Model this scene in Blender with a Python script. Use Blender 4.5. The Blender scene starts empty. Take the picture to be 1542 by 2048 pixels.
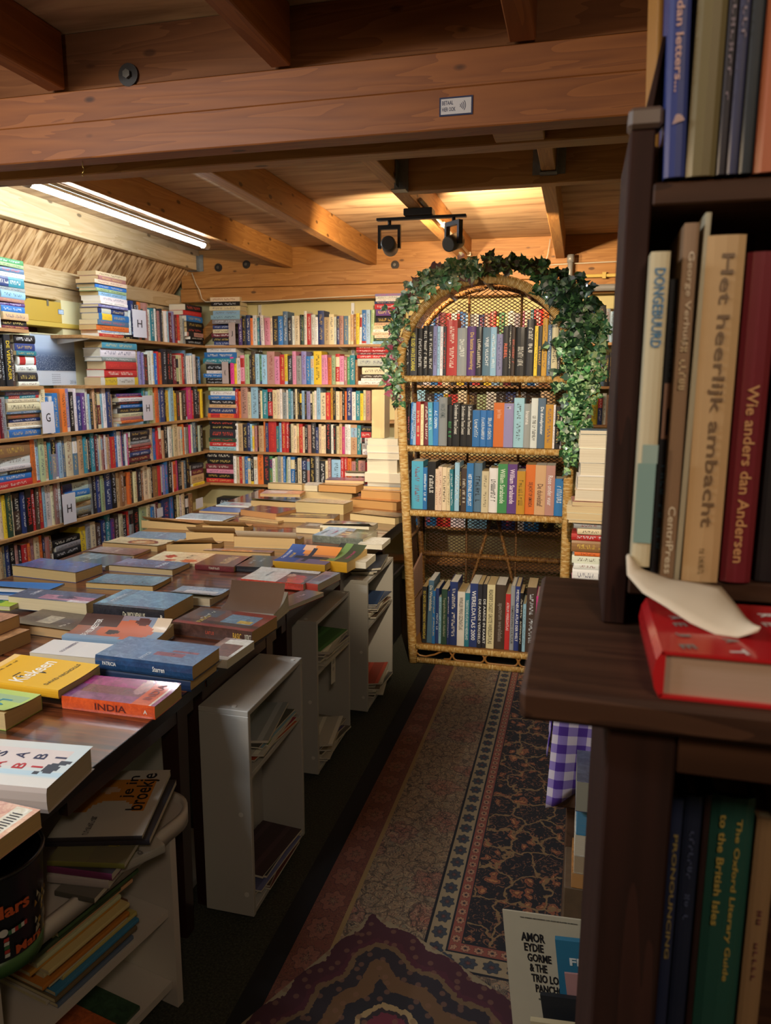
import bpy, math, random
from mathutils import Vector, Matrix
from math import sin, cos, pi, radians
random.seed(7)
V = Vector
SC = bpy.context.scene
COL = SC.collection

# ---------------------------------------------------------------- camera, world, lights, exposure
CAM_H = 1.55
YAW, PITCH, ROLL, FPX = 0.251875, 0.178457, 0.00385, 1486.0
fw = V((-sin(YAW)*cos(PITCH), cos(YAW)*cos(PITCH), -sin(PITCH)))
rt0 = V((cos(YAW), sin(YAW), 0)); up0 = rt0.cross(fw)
rt = cos(ROLL)*rt0 + sin(ROLL)*up0
up = -sin(ROLL)*rt0 + cos(ROLL)*up0
cam = bpy.data.cameras.new('camera'); cam_o = bpy.data.objects.new('camera', cam); COL.objects.link(cam_o)
cam.sensor_fit = 'VERTICAL'; cam.sensor_height = 36; cam.lens = FPX/2048*36
cam.clip_start = .02; cam.clip_end = 60
M = Matrix((rt, up, -fw)).transposed().to_4x4(); M.translation = V((0, 0, CAM_H)); cam_o.matrix_world = M
cam.dof.use_dof = True; cam.dof.focus_distance = 2.2; cam.dof.aperture_fstop = cam.lens/3.2
SC.camera = cam_o
CAMP = V((0, 0, CAM_H))

W = bpy.data.worlds.new('world'); SC.world = W; W.use_nodes = True
W.node_tree.nodes['Background'].inputs[0].default_value = (1.0, .78, .58, 1)
W.node_tree.nodes['Background'].inputs[1].default_value = 0.42
SC.view_settings.view_transform = 'Standard'; SC.view_settings.look = 'None'
SC.view_settings.gamma = 1; SC.view_settings.exposure = 0.0
SC.view_settings.use_curve_mapping = False

TUBE_POWER = 130.0
def light(kind, name, loc, energy, col, size=.1, target=None, cone=60, blend=.5, sizey=None):
    l = bpy.data.lights.new(name, kind); o = bpy.data.objects.new(name, l); COL.objects.link(o)
    o.location = loc; l.energy = energy; l.color = col
    if kind == 'AREA':
        l.size = size
        if sizey: l.shape = 'RECTANGLE'; l.size_y = sizey
    else: l.shadow_soft_size = size
    if kind == 'SPOT': l.spot_size = radians(cone); l.spot_blend = blend
    if target is not None: o.rotation_euler = (V(target)-V(loc)).to_track_quat('-Z', 'Y').to_euler()
    return o
WARM = (1.0, .74, .46)
# the shop's ceiling spots out of frame, then added fill lights
light('SPOT', 'shop_spot', (-.05, 1.1, 2.12), 270, (1, .80, .55), .02, (-.5, 4.0, .95), 44, .7)
light('SPOT', 'shop_spot', (-1.1, 1.3, 2.12), 170, (1, .88, .72), .03, (-1.8, 4.9, .8), 44, .8)
light('AREA', 'shop_tube', (-1.9, .2, 2.3), 45, (.86, .93, 1.0), 1.2, (-1.7, 1.2, .7), sizey=.08)  # unseen cool fill light, added over the near tables
light('AREA', 'shop_lamp', (-1.9, -1.0, 2.25), 16, (1, .72, .42), .3, (-1.2, 2.0, 2.1))  # warm fill added to brighten the front beam
light('AREA', 'shop_bulb', (.35, -.6, 2.3), 9, (1, .80, .6), .25, (.2, .9, 1.2))  # unseen warm fill light, added behind the viewpoint

# ---------------------------------------------------------------- helpers
def U(px, py, ax, v):
    d = fw*FPX + rt*(px-771) - up*(py-1024)
    i = 'xyz'.index(ax); t = (v-CAMP[i])/d[i]
    return CAMP + d*t
def lin(c): return tuple((x/12.92 if x <= .04045 else ((x+.055)/1.055)**2.4) for x in c)
def hx(s): return lin(tuple(int(s[i:i+2], 16)/255 for i in (0, 2, 4)))
PAL = {'k': ('black', '121114'), 'K': ('charcoal', '26262c'), 'g': ('grey', '8b8f92'), 'G': ('dark green', '2c4a38'),
 'w': ('white', 'dddcd6'), 'c': ('cream', 'd8c9a4'), 'y': ('yellow', 'dfc02c'), 'o': ('orange', 'd8702c'),
 'r': ('red', 'b92c2c'), 'R': ('maroon', '6b2430'), 'b': ('blue', '2a6fb4'), 'B': ('navy', '27386e'),
 'l': ('pale blue', '94bcd6'), 't': ('teal', '2b7c8c'), 'n': ('brown', '8c6240'), 'N': ('dark brown', '46352c'),
 'p': ('pink', 'cf87a4'), 'P': ('purple', '5a3a78'), 'e': ('light green', 'a3b98a'), 'E': ('green', '3f8550'),
 'm': ('magenta', 'cc3a86'), 's': ('silver green', 'b9c2b4'), 'a': ('tan', 'c3a178'), 'v': ('lavender', '8580ae'),
 'd': ('dusty pink', 'ac7c74'), 'u': ('slate blue', '54718a'), 'q': ('aqua', '4fa5bf'), 'z': ('mustard', 'c28f2a')}
def PC(ch): return hx(PAL[ch][1])

def tag(o, label=None, cat=None, group=None, kind=None):
    if label: o['label'] = label
    if cat: o['category'] = cat
    if group: o['group'] = group
    if kind: o['kind'] = kind
    return o
def thing(name, loc, label, cat, group=None):
    o = bpy.data.objects.new(name, None); COL.objects.link(o); o.location = loc; o.empty_display_size = .05
    return tag(o, label, cat, group)
def wloc(o):
    p = V((0, 0, 0))
    while o: p = p+o.location; o = o.parent
    return p

class MB:
    """collects polygons in world space; .build makes ONE mesh object"""
    def __init__(s): s.p = []; s.m = []; s.c = []; s.t = []; s.uv = []; s.sm = []
    def poly(s, pts, mat=0, col=(.5, .5, .5), tc=(0, 0, 0, 0), uv=None, smooth=False):
        s.p.append([V(q) for q in pts]); s.m.append(mat); s.c.append(col); s.t.append(tc)
        s.uv.append(uv or [(0, 0)]*len(pts)); s.sm.append(smooth)
    def hexa(s, q, mat=0, col=(.5, .5, .5), uvs=False):
        for f in ((0, 3, 2, 1), (4, 5, 6, 7), (0, 1, 5, 4), (1, 2, 6, 5), (2, 3, 7, 6), (3, 0, 4, 7)):
            s.poly([q[i] for i in f], mat, col)
    def box(s, a, b, mat=0, col=(.5, .5, .5), bev=0):
        x0, y0, z0 = a; x1, y1, z1 = b
        if bev <= 0:
            s.hexa([(x0, y0, z0), (x1, y0, z0), (x1, y1, z0), (x0, y1, z0), (x0, y0, z1), (x1, y0, z1), (x1, y1, z1), (x0, y1, z1)], mat, col); return
        e = min(bev, .45*abs(x1-x0), .45*abs(y1-y0), .45*abs(z1-z0)); c = [(x0+x1)/2, (y0+y1)/2, (z0+z1)/2]
        h = [abs(x1-x0)/2, abs(y1-y0)/2, abs(z1-z0)/2]
        def P(sx, sy, sz, ax):  # vertex of the chamfered box lying on face 'ax'
            v = [sx*(h[0]-e), sy*(h[1]-e), sz*(h[2]-e)]; v[ax] = (sx, sy, sz)[ax]*h[ax]
            return V((c[0]+v[0], c[1]+v[1], c[2]+v[2]))
        S = (-1, 1)
        def out(pts):
            n = (pts[1]-pts[0]).cross(pts[2]-pts[0]); m = sum(pts, V())/len(pts)-V(c)
            s.poly(pts if n.dot(m) > 0 else pts[::-1], mat, col)
        for ax in range(3):
            for g in S:
                def mk(i, j):
                    t = [0, 0, 0]; t[ax] = g; t[(ax+1) % 3] = i; t[(ax+2) % 3] = j; return P(*t, ax)
                out([mk(-1, -1), mk(1, -1), mk(1, 1), mk(-1, 1)])
        for ax in range(3):
            a1, a2 = (ax+1) % 3, (ax+2) % 3
            for i in S:
                for j in S:
                    def mk(k, f):
                        t = [0, 0, 0]; t[ax] = k; t[a1] = i; t[a2] = j; return P(*t, f)
                    out([mk(-1, a1), mk(1, a1), mk(1, a2), mk(-1, a2)])
        for i in S:
            for j in S:
                for k in S: out([P(i, j, k, 0), P(i, j, k, 1), P(i, j, k, 2)])
    def tube(s, path, r, n=10, mat=0, col=(.5, .5, .5), flat=1.0, side=None, closed=False, caps=True, smooth=True):
        """sweep of an ellipse r x r*flat; side = fixed direction for the first radius; uv u runs along in metres"""
        path = [V(p) for p in path]; rings = []; L = 0; Ls = []
        N = len(path)
        for i, p in enumerate(path):
            if closed: t = path[(i+1) % N]-path[i-1]
            else: t = path[min(i+1, N-1)]-path[max(i-1, 0)]
            t.normalize()
            sd = V(side) if side is not None else (V((0, 0, 1)) if abs(t.z) < .9 else V((1, 0, 0)))
            a = (sd - t*sd.dot(t)).normalized(); b = t.cross(a)
            rr = r[i] if isinstance(r, (list, tuple)) else r
            rings.append([p+a*rr*cos(2*pi*k/n)+b*rr*flat*sin(2*pi*k/n) for k in range(n)])
            if i: L += (path[i]-path[i-1]).length
            Ls.append(L)
        rng = range(N) if closed else range(N-1)
        for i in rng:
            j = (i+1) % N; l1 = Ls[j] if j > i else L+(path[0]-path[-1]).length
            for k in range(n):
                k2 = (k+1) % n
                s.poly([rings[i][k], rings[i][k2], rings[j][k2], rings[j][k]], mat, col, uv=[(Ls[i], k/n), (Ls[i], (k+1)/n), (l1, (k+1)/n), (l1, k/n)], smooth=smooth)
        if caps and not closed:
            s.poly(rings[0][::-1], mat, col); s.poly(rings[-1], mat, col)
    def build(s, name, mats, parent=None, weld=None):
        base = wloc(parent) if parent else V((0, 0, 0))
        if weld is None: weld = any(s.sm)
        vs, fs, idx = [], [], {}
        for p in s.p:
            f = []
            for q in p:
                if weld:
                    k = (round(q.x, 5), round(q.y, 5), round(q.z, 5)); i = idx.get(k)
                    if i is None: i = len(vs); idx[k] = i; vs.append(q-base)
                else: i = len(vs); vs.append(q-base)
                f.append(i)
            fs.append(f)
        origin = V((0, 0, 0))
        if parent is None and vs:   # the object's origin goes to the middle of its base
            origin = V((sum(v.x for v in vs)/len(vs), sum(v.y for v in vs)/len(vs), min(v.z for v in vs)))
            vs = [v-origin for v in vs]
        me = bpy.data.meshes.new(name); me.from_pydata([tuple(v) for v in vs], [], fs)
        me.polygons.foreach_set('material_index', s.m); me.polygons.foreach_set('use_smooth', s.sm)
        A = me.color_attributes.new('Col', 'FLOAT_COLOR', 'CORNER'); B = me.color_attributes.new('Tc', 'FLOAT_COLOR', 'CORNER')
        uvl = me.uv_layers.new(name='uv'); ca, tb, uu = [], [], []
        for i, f in enumerate(fs):
            c = tuple(s.c[i])[:3]+(1,); t = tuple(s.t[i])
            for k in range(len(f)): ca += c; tb += t; uu += s.uv[i][k]
        A.data.foreach_set('color', ca); B.data.foreach_set('color', tb); uvl.data.foreach_set('uv', uu)
        for m in (mats if isinstance(mats, (list, tuple)) else [mats]): me.materials.append(m)
        me.update()
        o = bpy.data.objects.new(name, me); COL.objects.link(o)
        if parent: o.parent = parent
        else: o.location = origin
        return o

# ---------------------------------------------------------------- materials
MATS = {}
def newmat(name):
    m = bpy.data.materials.new(name); m.use_nodes = True; nt = m.node_tree
    return m, nt, nt.nodes['Principled BSDF']
def N(nt, t, **k):
    n = nt.nodes.new(t)
    for a, b in k.items(): setattr(n, a, b)
    return n
def setin(n, **k):
    for a, b in k.items(): n.inputs[a.replace('_', ' ')].default_value = b
def ramp(nt, stops, interp='LINEAR'):
    r = N(nt, 'ShaderNodeValToRGB'); e = r.color_ramp.elements; r.color_ramp.interpolation = interp
    while len(e) > 1: e.remove(e[-1])
    e[0].position = stops[0][0]; e[0].color = tuple(stops[0][1])+(1,)
    for p, c in stops[1:]: x = e.new(p); x.color = tuple(c)+(1,)
    return r
def mth(nt, op, a, b=None, c=None):
    m = N(nt, 'ShaderNodeMath', operation=op)
    for i, x in enumerate((a, b, c)):
        if x is None: continue
        if isinstance(x, (int, float)): m.inputs[i].default_value = x
        else: nt.links.new(x, m.inputs[i])
    return m.outputs[0]
def mix(nt, f, a, b, blend='MIX'):
    m = N(nt, 'ShaderNodeMix', data_type='RGBA', blend_type=blend)
    for i, x in ((0, f), (6, a), (7, b)):
        if isinstance(x, (int, float)): m.inputs[i].default_value = x
        elif isinstance(x, tuple): m.inputs[i].default_value = tuple(x)[:3]+(1,)
        else: nt.links.new(x, m.inputs[i])
    return m.outputs[2]
def simple(name, col, rough=.5, metal=0, coat=0, noise=0, nscale=40, emis=None):
    if name in MATS: return MATS[name]
    m, nt, b = newmat(name); c = hx(col) if isinstance(col, str) else col
    setin(b, Roughness=rough, Metallic=metal); b.inputs['Base Color'].default_value = c+(1,)
    if coat: setin(b, Coat_Weight=coat, Coat_Roughness=.15)
    if noise:
        tc = N(nt, 'ShaderNodeTexCoord'); nz = N(nt, 'ShaderNodeTexNoise'); setin(nz, Scale=nscale, Detail=4)
        nt.links.new(tc.outputs['Object'], nz.inputs['Vector'])
        nt.links.new(mix(nt, nz.outputs['Fac'], tuple(x*(1-noise) for x in c), tuple(min(1, x*(1+noise)) for x in c)), b.inputs['Base Color'])
    if emis: setin(b, Emission_Strength=emis); b.inputs['Emission Color'].default_value = c+(1,)
    MATS[name] = m; return m
def wood(name, c1, c2, axis='x', rough=.55, scale=1.0, knots=.8, coat=0):
    if name in MATS: return MATS[name]
    m, nt, b = newmat(name); L = nt.links
    tc = N(nt, 'ShaderNodeTexCoord'); mp = N(nt, 'ShaderNodeMapping')
    s = {'x': (.7, 9, 9), 'y': (9, .7, 9), 'z': (9, 9, .7)}[axis]; mp.inputs['Scale'].default_value = tuple(v*scale for v in s)
    L.new(tc.outputs['Object'], mp.inputs['Vector'])
    nz = N(nt, 'ShaderNodeTexNoise'); setin(nz, Scale=1.3, Detail=3, Distortion=.6); L.new(mp.outputs[0], nz.inputs['Vector'])
    rings = mth(nt, 'FRACT', mth(nt, 'MULTIPLY', nz.outputs['Fac'], 9.0))
    rings = mth(nt, 'MULTIPLY', rings, .55)
    fine = N(nt, 'ShaderNodeTexNoise'); setin(fine, Scale=9, Detail=3); L.new(mp.outputs[0], fine.inputs['Vector'])
    f = mth(nt, 'ADD', rings, mth(nt, 'MULTIPLY', fine.outputs['Fac'], .45))
    a, d = hx(c1), hx(c2)
    base = mix(nt, f, a, d)
    big = N(nt, 'ShaderNodeTexNoise'); setin(big, Scale=1.7, Detail=2); L.new(tc.outputs['Object'], big.inputs['Vector'])
    base = mix(nt, mth(nt, 'MULTIPLY', big.outputs['Fac'], .35), base, tuple(x*.6 for x in d))
    if knots:
        mp2 = N(nt, 'ShaderNodeMapping'); s2 = {'x': (4.6, 10, 10), 'y': (10, 4.6, 10), 'z': (10, 10, 4.6)}[axis]
        mp2.inputs['Scale'].default_value = s2; L.new(tc.outputs['Object'], mp2.inputs['Vector'])
        vo = N(nt, 'ShaderNodeTexVoronoi'); setin(vo, Scale=1.0); L.new(mp2.outputs[0], vo.inputs['Vector'])
        r = ramp(nt, [(0, (1, 1, 1)), (.075, (1, 1, 1)), (.12, (0, 0, 0))]); L.new(vo.outputs['Distance'], r.inputs[0])
        base = mix(nt, mth(nt, 'MULTIPLY', r.outputs[0], knots), base, tuple(x*.22 for x in d))
    L.new(base, b.inputs['Base Color']); setin(b, Roughness=rough)
    if 'dark' in name: b.inputs['Specular IOR Level'].default_value = .18
    if coat: setin(b, Coat_Weight=coat, Coat_Roughness=.08)
    bp = N(nt, 'ShaderNodeBump'); setin(bp, Strength=.15, Distance=.002); L.new(f, bp.inputs['Height']); L.new(bp.outputs[0], b.inputs['Normal'])
    MATS[name] = m; return m
def covermat(name='book_cover', rough=.5, coat=.1, mott=.0):
    """cover colour from the mesh, with printed lettering where the mesh marks a spine title"""
    if name in MATS: return MATS[name]
    m, nt, b = newmat(name); L = nt.links
    a = N(nt, 'ShaderNodeAttribute', attribute_name='Col'); t = N(nt, 'ShaderNodeAttribute', attribute_name='Tc')
    uv = N(nt, 'ShaderNodeUVMap', uv_map='uv'); sp = N(nt, 'ShaderNodeSeparateXYZ'); L.new(uv.outputs[0], sp.inputs[0])
    cb = N(nt, 'ShaderNodeCombineXYZ'); L.new(mth(nt, 'MULTIPLY', sp.outputs[0], 230), cb.inputs[0]); L.new(mth(nt, 'MULTIPLY', sp.outputs[1], 2.6), cb.inputs[1])
    nz = N(nt, 'ShaderNodeTexNoise', noise_dimensions='2D'); setin(nz, Scale=1, Detail=1.2); L.new(cb.outputs[0], nz.inputs['Vector'])
    msk = mth(nt, 'MULTIPLY', mth(nt, 'GREATER_THAN', nz.outputs['Fac'], .54), mth(nt, 'LESS_THAN', mth(nt, 'ABSOLUTE', sp.outputs[1]), .2))
    msk = mth(nt, 'MULTIPLY', mth(nt, 'MULTIPLY', msk, t.outputs['Alpha']), .8)
    tc = N(nt, 'ShaderNodeTexCoord'); n2 = N(nt, 'ShaderNodeTexNoise'); setin(n2, Scale=30, Detail=3); L.new(tc.outputs['Object'], n2.inputs['Vector'])
    base = a.outputs['Color']
    if mott:
        n3 = N(nt, 'ShaderNodeTexNoise'); setin(n3, Scale=38, Detail=6, Roughness=.7, Distortion=1.2); L.new(tc.outputs['Object'], n3.inputs['Vector'])
        r = ramp(nt, [(.36, (.25, .25, .3)), (.5, (.5, .5, .5)), (.64, (.85, .85, .85))]); L.new(n3.outputs['Fac'], r.inputs[0])
        base = mix(nt, mott, base, r.outputs[0], 'OVERLAY')
    base = mix(nt, mth(nt, 'MULTIPLY', n2.outputs['Fac'], .05), base, (.25, .22, .2))
    L.new(mix(nt, msk, base, t.outputs['Color']), b.inputs['Base Color']); setin(b, Roughness=rough, Coat_Weight=coat, Coat_Roughness=.12); b.inputs['Specular IOR Level'].default_value = .3
    MATS[name] = m; return m
def papermat():
    m, nt, b = newmat('paper_pages'); L = nt.links
    a = N(nt, 'ShaderNodeAttribute', attribute_name='Col'); uv = N(nt, 'ShaderNodeUVMap', uv_map='uv')
    sp = N(nt, 'ShaderNodeSeparateXYZ'); L.new(uv.outputs[0], sp.inputs[0])
    cb = N(nt, 'ShaderNodeCombineXYZ'); L.new(mth(nt, 'MULTIPLY', sp.outputs[0], 3), cb.inputs[0]); L.new(mth(nt, 'MULTIPLY', sp.outputs[1], 900), cb.inputs[1])
    nz = N(nt, 'ShaderNodeTexNoise', noise_dimensions='2D'); setin(nz, Scale=1, Detail=2); L.new(cb.outputs[0], nz.inputs['Vector'])
    f = ramp(nt, [(.3, (0, 0, 0)), (.7, (1, 1, 1))]); L.new(nz.outputs['Fac'], f.inputs[0])
    L.new(mix(nt, mth(nt, 'MULTIPLY', f.outputs[0], .33), a.outputs['Color'], (.3, .22, .13)), b.inputs['Base Color']); setin(b, Roughness=.85)
    return m
M_COVER = covermat(); M_GLOSS = covermat('glossy_cover', .22, .8, .55); M_ART = covermat('printed_cover', .34, .4, .6); M_PAGE = papermat()
M_CLOTHB = covermat('cloth_cover', .75, 0)
M_INK = {}
def ink(col):
    if col not in M_INK: M_INK[col] = simple('ink_'+col, col, .5)
    return M_INK[col]

# ---------------------------------------------------------------- lettering
_tc = {}
def text_tris(s, bold=0.0):
    if (s, bold) in _tc: return _tc[(s, bold)]
    cu = bpy.data.curves.new('t', 'FONT'); cu.body = s; cu.size = 1; cu.offset = bold; cu.resolution_u = 2
    o = bpy.data.objects.new('t', cu); COL.objects.link(o)
    dg = bpy.context.evaluated_depsgraph_get(); me = bpy.data.meshes.new_from_object(o.evaluated_get(dg))
    vs = [v.co.copy() for v in me.vertices]; fs = [list(p.vertices) for p in me.polygons]
    bpy.data.objects.remove(o); bpy.data.curves.remove(cu); bpy.data.meshes.remove(me)
    if vs:
        x0 = min(v.x for v in vs); x1 = max(v.x for v in vs); y0 = min(v.y for v in vs); y1 = max(v.y for v in vs)
    else: x0, x1, y0, y1 = 0, 1, 0, 1
    _tc[(s, bold)] = (vs, fs, x0, x1, y0, y1); return _tc[(s, bold)]
def lettering(name, parent, s, fn, w, h, col, bold=0.0):
    """s fills a w x h box centred on 0,0; fn maps (x,y) to world"""
    if s.startswith('~'):      # lettering too small to read: a line of irregular strokes
        n = int(s[1:] or 8); rs = random.Random(len(s)*31+n+int(w*1e4)); mb = MB(); cw = w/n
        for i in range(n):
            if rs.random() < .14: continue
            x = -w/2+cw*i; k = rs.randrange(4); a, b = x+cw*.12, x+cw*.82; st = cw*.24; lo, hi = -h/2, h/2*rs.choice((1, 1, .55))
            R = [[(a, lo, a+st, hi), (a, hi-h*.22, b, hi)], [(a, lo, a+st, hi), (b-st, lo, b, hi), (a, -h*.1, b, h*.1)], [(a, lo, b, lo+h*.2), (a, lo, a+st, hi)], [(a, lo, a+st, hi), (b-st, lo, b, hi), (a, lo, b, lo+h*.18)]][k]
            for x0, y0, x1, y1 in R: mb.poly([fn(x0, y0), fn(x1, y0), fn(x1, y1), fn(x0, y1)])
        return mb.build('small_print', ink(col), parent) if mb.p else None
    vs, fs, x0, x1, y0, y1 = text_tris(s, bold); mb = MB()
    q = [fn((v.x-(x0+x1)/2)/(x1-x0)*w, (v.y-(y0+y1)/2)/(y1-y0)*h) for v in vs]
    for f in fs: mb.poly([q[i] for i in f])
    return mb.build(name, ink(col), parent)
def plane_fn(c, xa, ya, off=0.0):
    c, xa, ya = V(c), V(xa).normalized(), V(ya).normalized(); n = xa.cross(ya)
    return lambda x, y: c+xa*x+ya*y+n*off

# ---------------------------------------------------------------- books
CREAM = [hx('cdbd95'), hx('d9d2bd'), hx('c0a672'), hx('dcd8cb'), hx('c9b287')]
def book_geo(cv, pg, O, ex, ey, ez, w, h, d, cs, tcol, hard=False, page=None, text=True, accent=None):
    """cv/pg: mesh builders for cover and pages. O corner; ex thickness, ey into the shelf (away from the spine), ez height"""
    P = lambda x, y, z: O+ex*x+ey*y+ez*z
    page = page or random.choice(CREAM); c = .0025 if hard else .0009; ins = .003 if hard else .0003
    bul = min(.005, w*.16) if hard else min(.002, w*.08)
    xs = [0, w*.2, w*.5, w*.8, w]; ys = [bul, bul*.3, 0, bul*.3, bul]
    zs = [0, .1*h, .14*h, .52*h, .58*h, .9*h, h]; fl = [0, .0, 1, 0, 1, 0]
    if not text: zs = [0, h]; fl = [0]
    if accent is not None and not text: zs = [0, .1*h, .14*h, .52*h, .58*h, .9*h, h]; fl = [0]*6
    seed = random.random()*50
    for j in range(len(zs)-1):
        cc = cs
        if accent is not None and j == (4 if random.random() < .5 else 0): cc = accent
        for i in range(4):
            al = fl[j] if i in (1, 2) else 0
            cv.poly([P(xs[i], ys[i], zs[j]), P(xs[i+1], ys[i+1], zs[j]), P(xs[i+1], ys[i+1], zs[j+1]), P(xs[i], ys[i], zs[j+1])], 0, cc, tuple(tcol)+(al,),
                    [(zs[j]+seed, (xs[i]/w-.5)), (zs[j]+seed, (xs[i+1]/w-.5)), (zs[j+1]+seed, (xs[i+1]/w-.5)), (zs[j+1]+seed, (xs[i]/w-.5))])
    y1 = bul+c
    for a, b in ((0, c), (w-c, w)):   # two boards
        q = [P(a, bul, 0), P(b, bul, 0), P(b, d, 0), P(a, d, 0), P(a, bul, h), P(b, bul, h), P(b, d, h), P(a, d, h)]
        for f in ((0, 3, 2, 1), (4, 5, 6, 7), (1, 2, 6, 5), (2, 3, 7, 6), (3, 0, 4, 7)): cv.poly([q[i] for i in f], 0, cs)
    for z in (0, h): cv.poly([P(x, y, z) for x, y in zip(xs, ys)]+[P(w-c, y1, z), P(c, y1, z)], 0, cs)
    a, b, z0, z1, yb = c, w-c, ins, h-ins, d-ins
    q = [P(a, y1, z0), P(b, y1, z0), P(b, yb, z0), P(a, yb, z0), P(a, y1, z1), P(b, y1, z1), P(b, yb, z1), P(a, yb, z1)]
    for f in ((0, 3, 2, 1), (4, 5, 6, 7), (2, 3, 7, 6)):
        uv = [((q[i]-q[0]).dot(ey)+(q[i]-q[0]).dot(ez), (q[i]-q[0]).dot(ex)+seed) for i in f]
        pg.poly([q[i] for i in f], 1 if pg is cv else 0, page, uv=uv)

def lum(c): return .3*c[0]+.6*c[1]+.1*c[2]
def tone(ch):
    c = PC(ch); k = random.uniform(.82, 1.15); j = [random.uniform(.93, 1.07) for _ in range(3)]
    return tuple(min(.9, x*k*y) for x, y in zip(c, j))
def tcolor(cs):
    if lum(cs) > .25: return random.choice([hx('2a2420'), hx('3a3f66'), hx('7a2c2c'), hx('202020'), hx('5c5240')])
    return random.choice([hx('e6e0cf'), hx('e8e8e8'), hx('d9bf6a'), hx('cfd8e2'), hx('e6e0cf'), hx('c9a94c'), hx('d44a38')])

REC = []     # every book on shelves and in stacks; the largest in view become objects of their own
import re
def parse(s):
    out = []
    for t in s.split():
        m = re.match(r'([a-zA-Z])([\d.]*)([\^_]?)(\*?)$', t)
        out.append((m.group(1), float(m.group(2) or 1), m.group(3), m.group(4)))
    return out
def row(where, O, ex, ey, span, toks, h, d=.135, group='', titles=None, setback=.012, lean=.25, force=False, hv=.09, hardp=.35):
    T = parse(toks); tot = sum(t[1] for t in T); x = 0; L = []
    ex, ey = V(ex), V(ey); ez = ex.cross(ey)
    for i, (ch, wt, fl, st) in enumerate(T):
        w = span*wt/tot; hh = h*(1+random.uniform(-hv, hv*.6))
        if fl == '^': hh = h*1.13
        if fl == '_': hh = h*.84
        cs = tone(ch); th = 0
        if random.random() < lean*.35 and i and w < .03: th = random.uniform(-.035, .035)
        fx, fz = ex*cos(th)+ez*sin(th), ez*cos(th)-ex*sin(th)
        o = O+ex*(x+.0004)+ey*(setback+random.uniform(0, .014))+ez*(.0005+max(0, -sin(th)*w))
        dd = d*random.uniform(.88, 1.08)
        L.append(dict(O=o, ex=fx, ey=ey, ez=fz, w=w-.0008, h=hh, d=dd, ch=ch, cs=cs, tc=tcolor(cs), hard=random.random() < hardp,
                      acc=(tone(random.choice('wykrlcB')) if random.random() < .14 and 'wicker' not in where else None), where=where, group=group, i=i, n=len(T), kind='row', big=fl == '^', title=(titles or {}).get(i), force=force))
        x += w
    for i, r in enumerate(L):
        r['l'] = L[i-1] if i else None; r['r'] = L[i+1] if i+1 < len(L) else None; r['row'] = L
    REC.extend(L); return L
def stack(where, O, ex, ey, toks, hs, w=.2, d=.13, group='', jit=.006, page=None, force=False, titles=None, gap=0, hardp=.3):
    """books lying flat, tokens from the top down; O is the base corner; ex must be up"""
    T = parse(toks)[::-1]; z = 0; L = []; tot = sum(t[1] for t in T)
    ex, ey = V(ex), V(ey); ez = ex.cross(ey)
    for i, (ch, wt, fl, st) in enumerate(T):
        t = hs*wt/tot; th = random.uniform(-.05, .05)
        fy, fz = ey*cos(th)+ez*sin(th), ez*cos(th)-ey*sin(th); cs = tone(ch)
        hh = w*random.uniform(.9, 1.06)*(1.06 if fl == '^' else 1)*(.85 if fl == '_' else 1)
        o = O+ex*z+ey*random.uniform(0, jit*2)+ez*random.uniform(-jit, jit)
        L.append(dict(O=o, ex=ex, ey=fy, ez=fz, w=t-.0006, h=hh, d=d*random.uniform(.92, 1.08), ch=ch, cs=cs, tc=tcolor(cs), hard=random.random() < hardp,
                      acc=(tone(random.choice('wykrlcB')) if random.random() < .2 else None), where=where, group=group, i=len(T)-1-i, n=len(T), kind='stack', big=False, title=(titles or {}).get(len(T)-1-i), force=force, page=page))
        z += t
    L = L[::-1]
    for i, r in enumerate(L): r['row'] = L; r['l'] = L[i-1] if i else None; r['r'] = L[i+1] if i+1 < len(L) else None
    REC.extend(L); return L
ORD = ['first', 'second', 'third', 'fourth', 'fifth', 'sixth', 'seventh', 'eighth', 'ninth', 'tenth', 'eleventh', 'twelfth', 'thirteenth', 'fourteenth', 'fifteenth', 'sixteenth', 'seventeenth', 'eighteenth', 'nineteenth', 'twentieth']
LABELS = set()
def relabel(r):
    nm = PAL[r['ch']][0]; thin = r['w'] < .016; thick = r['w'] > .034; c = []
    adj = 'slim ' if thin else 'thick ' if thick else ''
    if r['kind'] == 'row':
        l = PAL[r['l']['ch']][0] if r['l'] else None; q = PAL[r['r']['ch']][0] if r['r'] else None
        if l and q: c.append(f"{adj}{nm} book between {l} and {q} ones, {r['where']}")
        elif q: c.append(f"{adj}{nm} book at the left end, {r['where']}")
        else: c.append(f"{adj}{nm} book at the right end, {r['where']}")
        same = [b for b in r['row'] if b['ch'] == r['ch']]; k = same.index(r)
        if len(same) == 1: c.append(f"{adj}{nm} book, the only {nm} one, {r['where']}")
        c.append(f"{ORD[min(k, 19)]} {nm} book from the left, {r['where']}")
    else:
        same = [b for b in r['row'] if b['ch'] == r['ch']]; k = same.index(r)
        if r['i'] == 0: c.append(f"{nm} book lying on top, {r['where']}")
        elif r['i'] == r['n']-1: c.append(f"{nm} book at the bottom, {r['where']}")
        if len(same) == 1: c.append(f"only {nm} book, {r['where']}")
        c.append(f"{ORD[min(r['i'], 19)]} book from the top, {nm}, {r['where']}")
    for x in c:
        if x not in LABELS: LABELS.add(x); return x
    return c[-1]
def dist(p): return (p-CAMP).length
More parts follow.
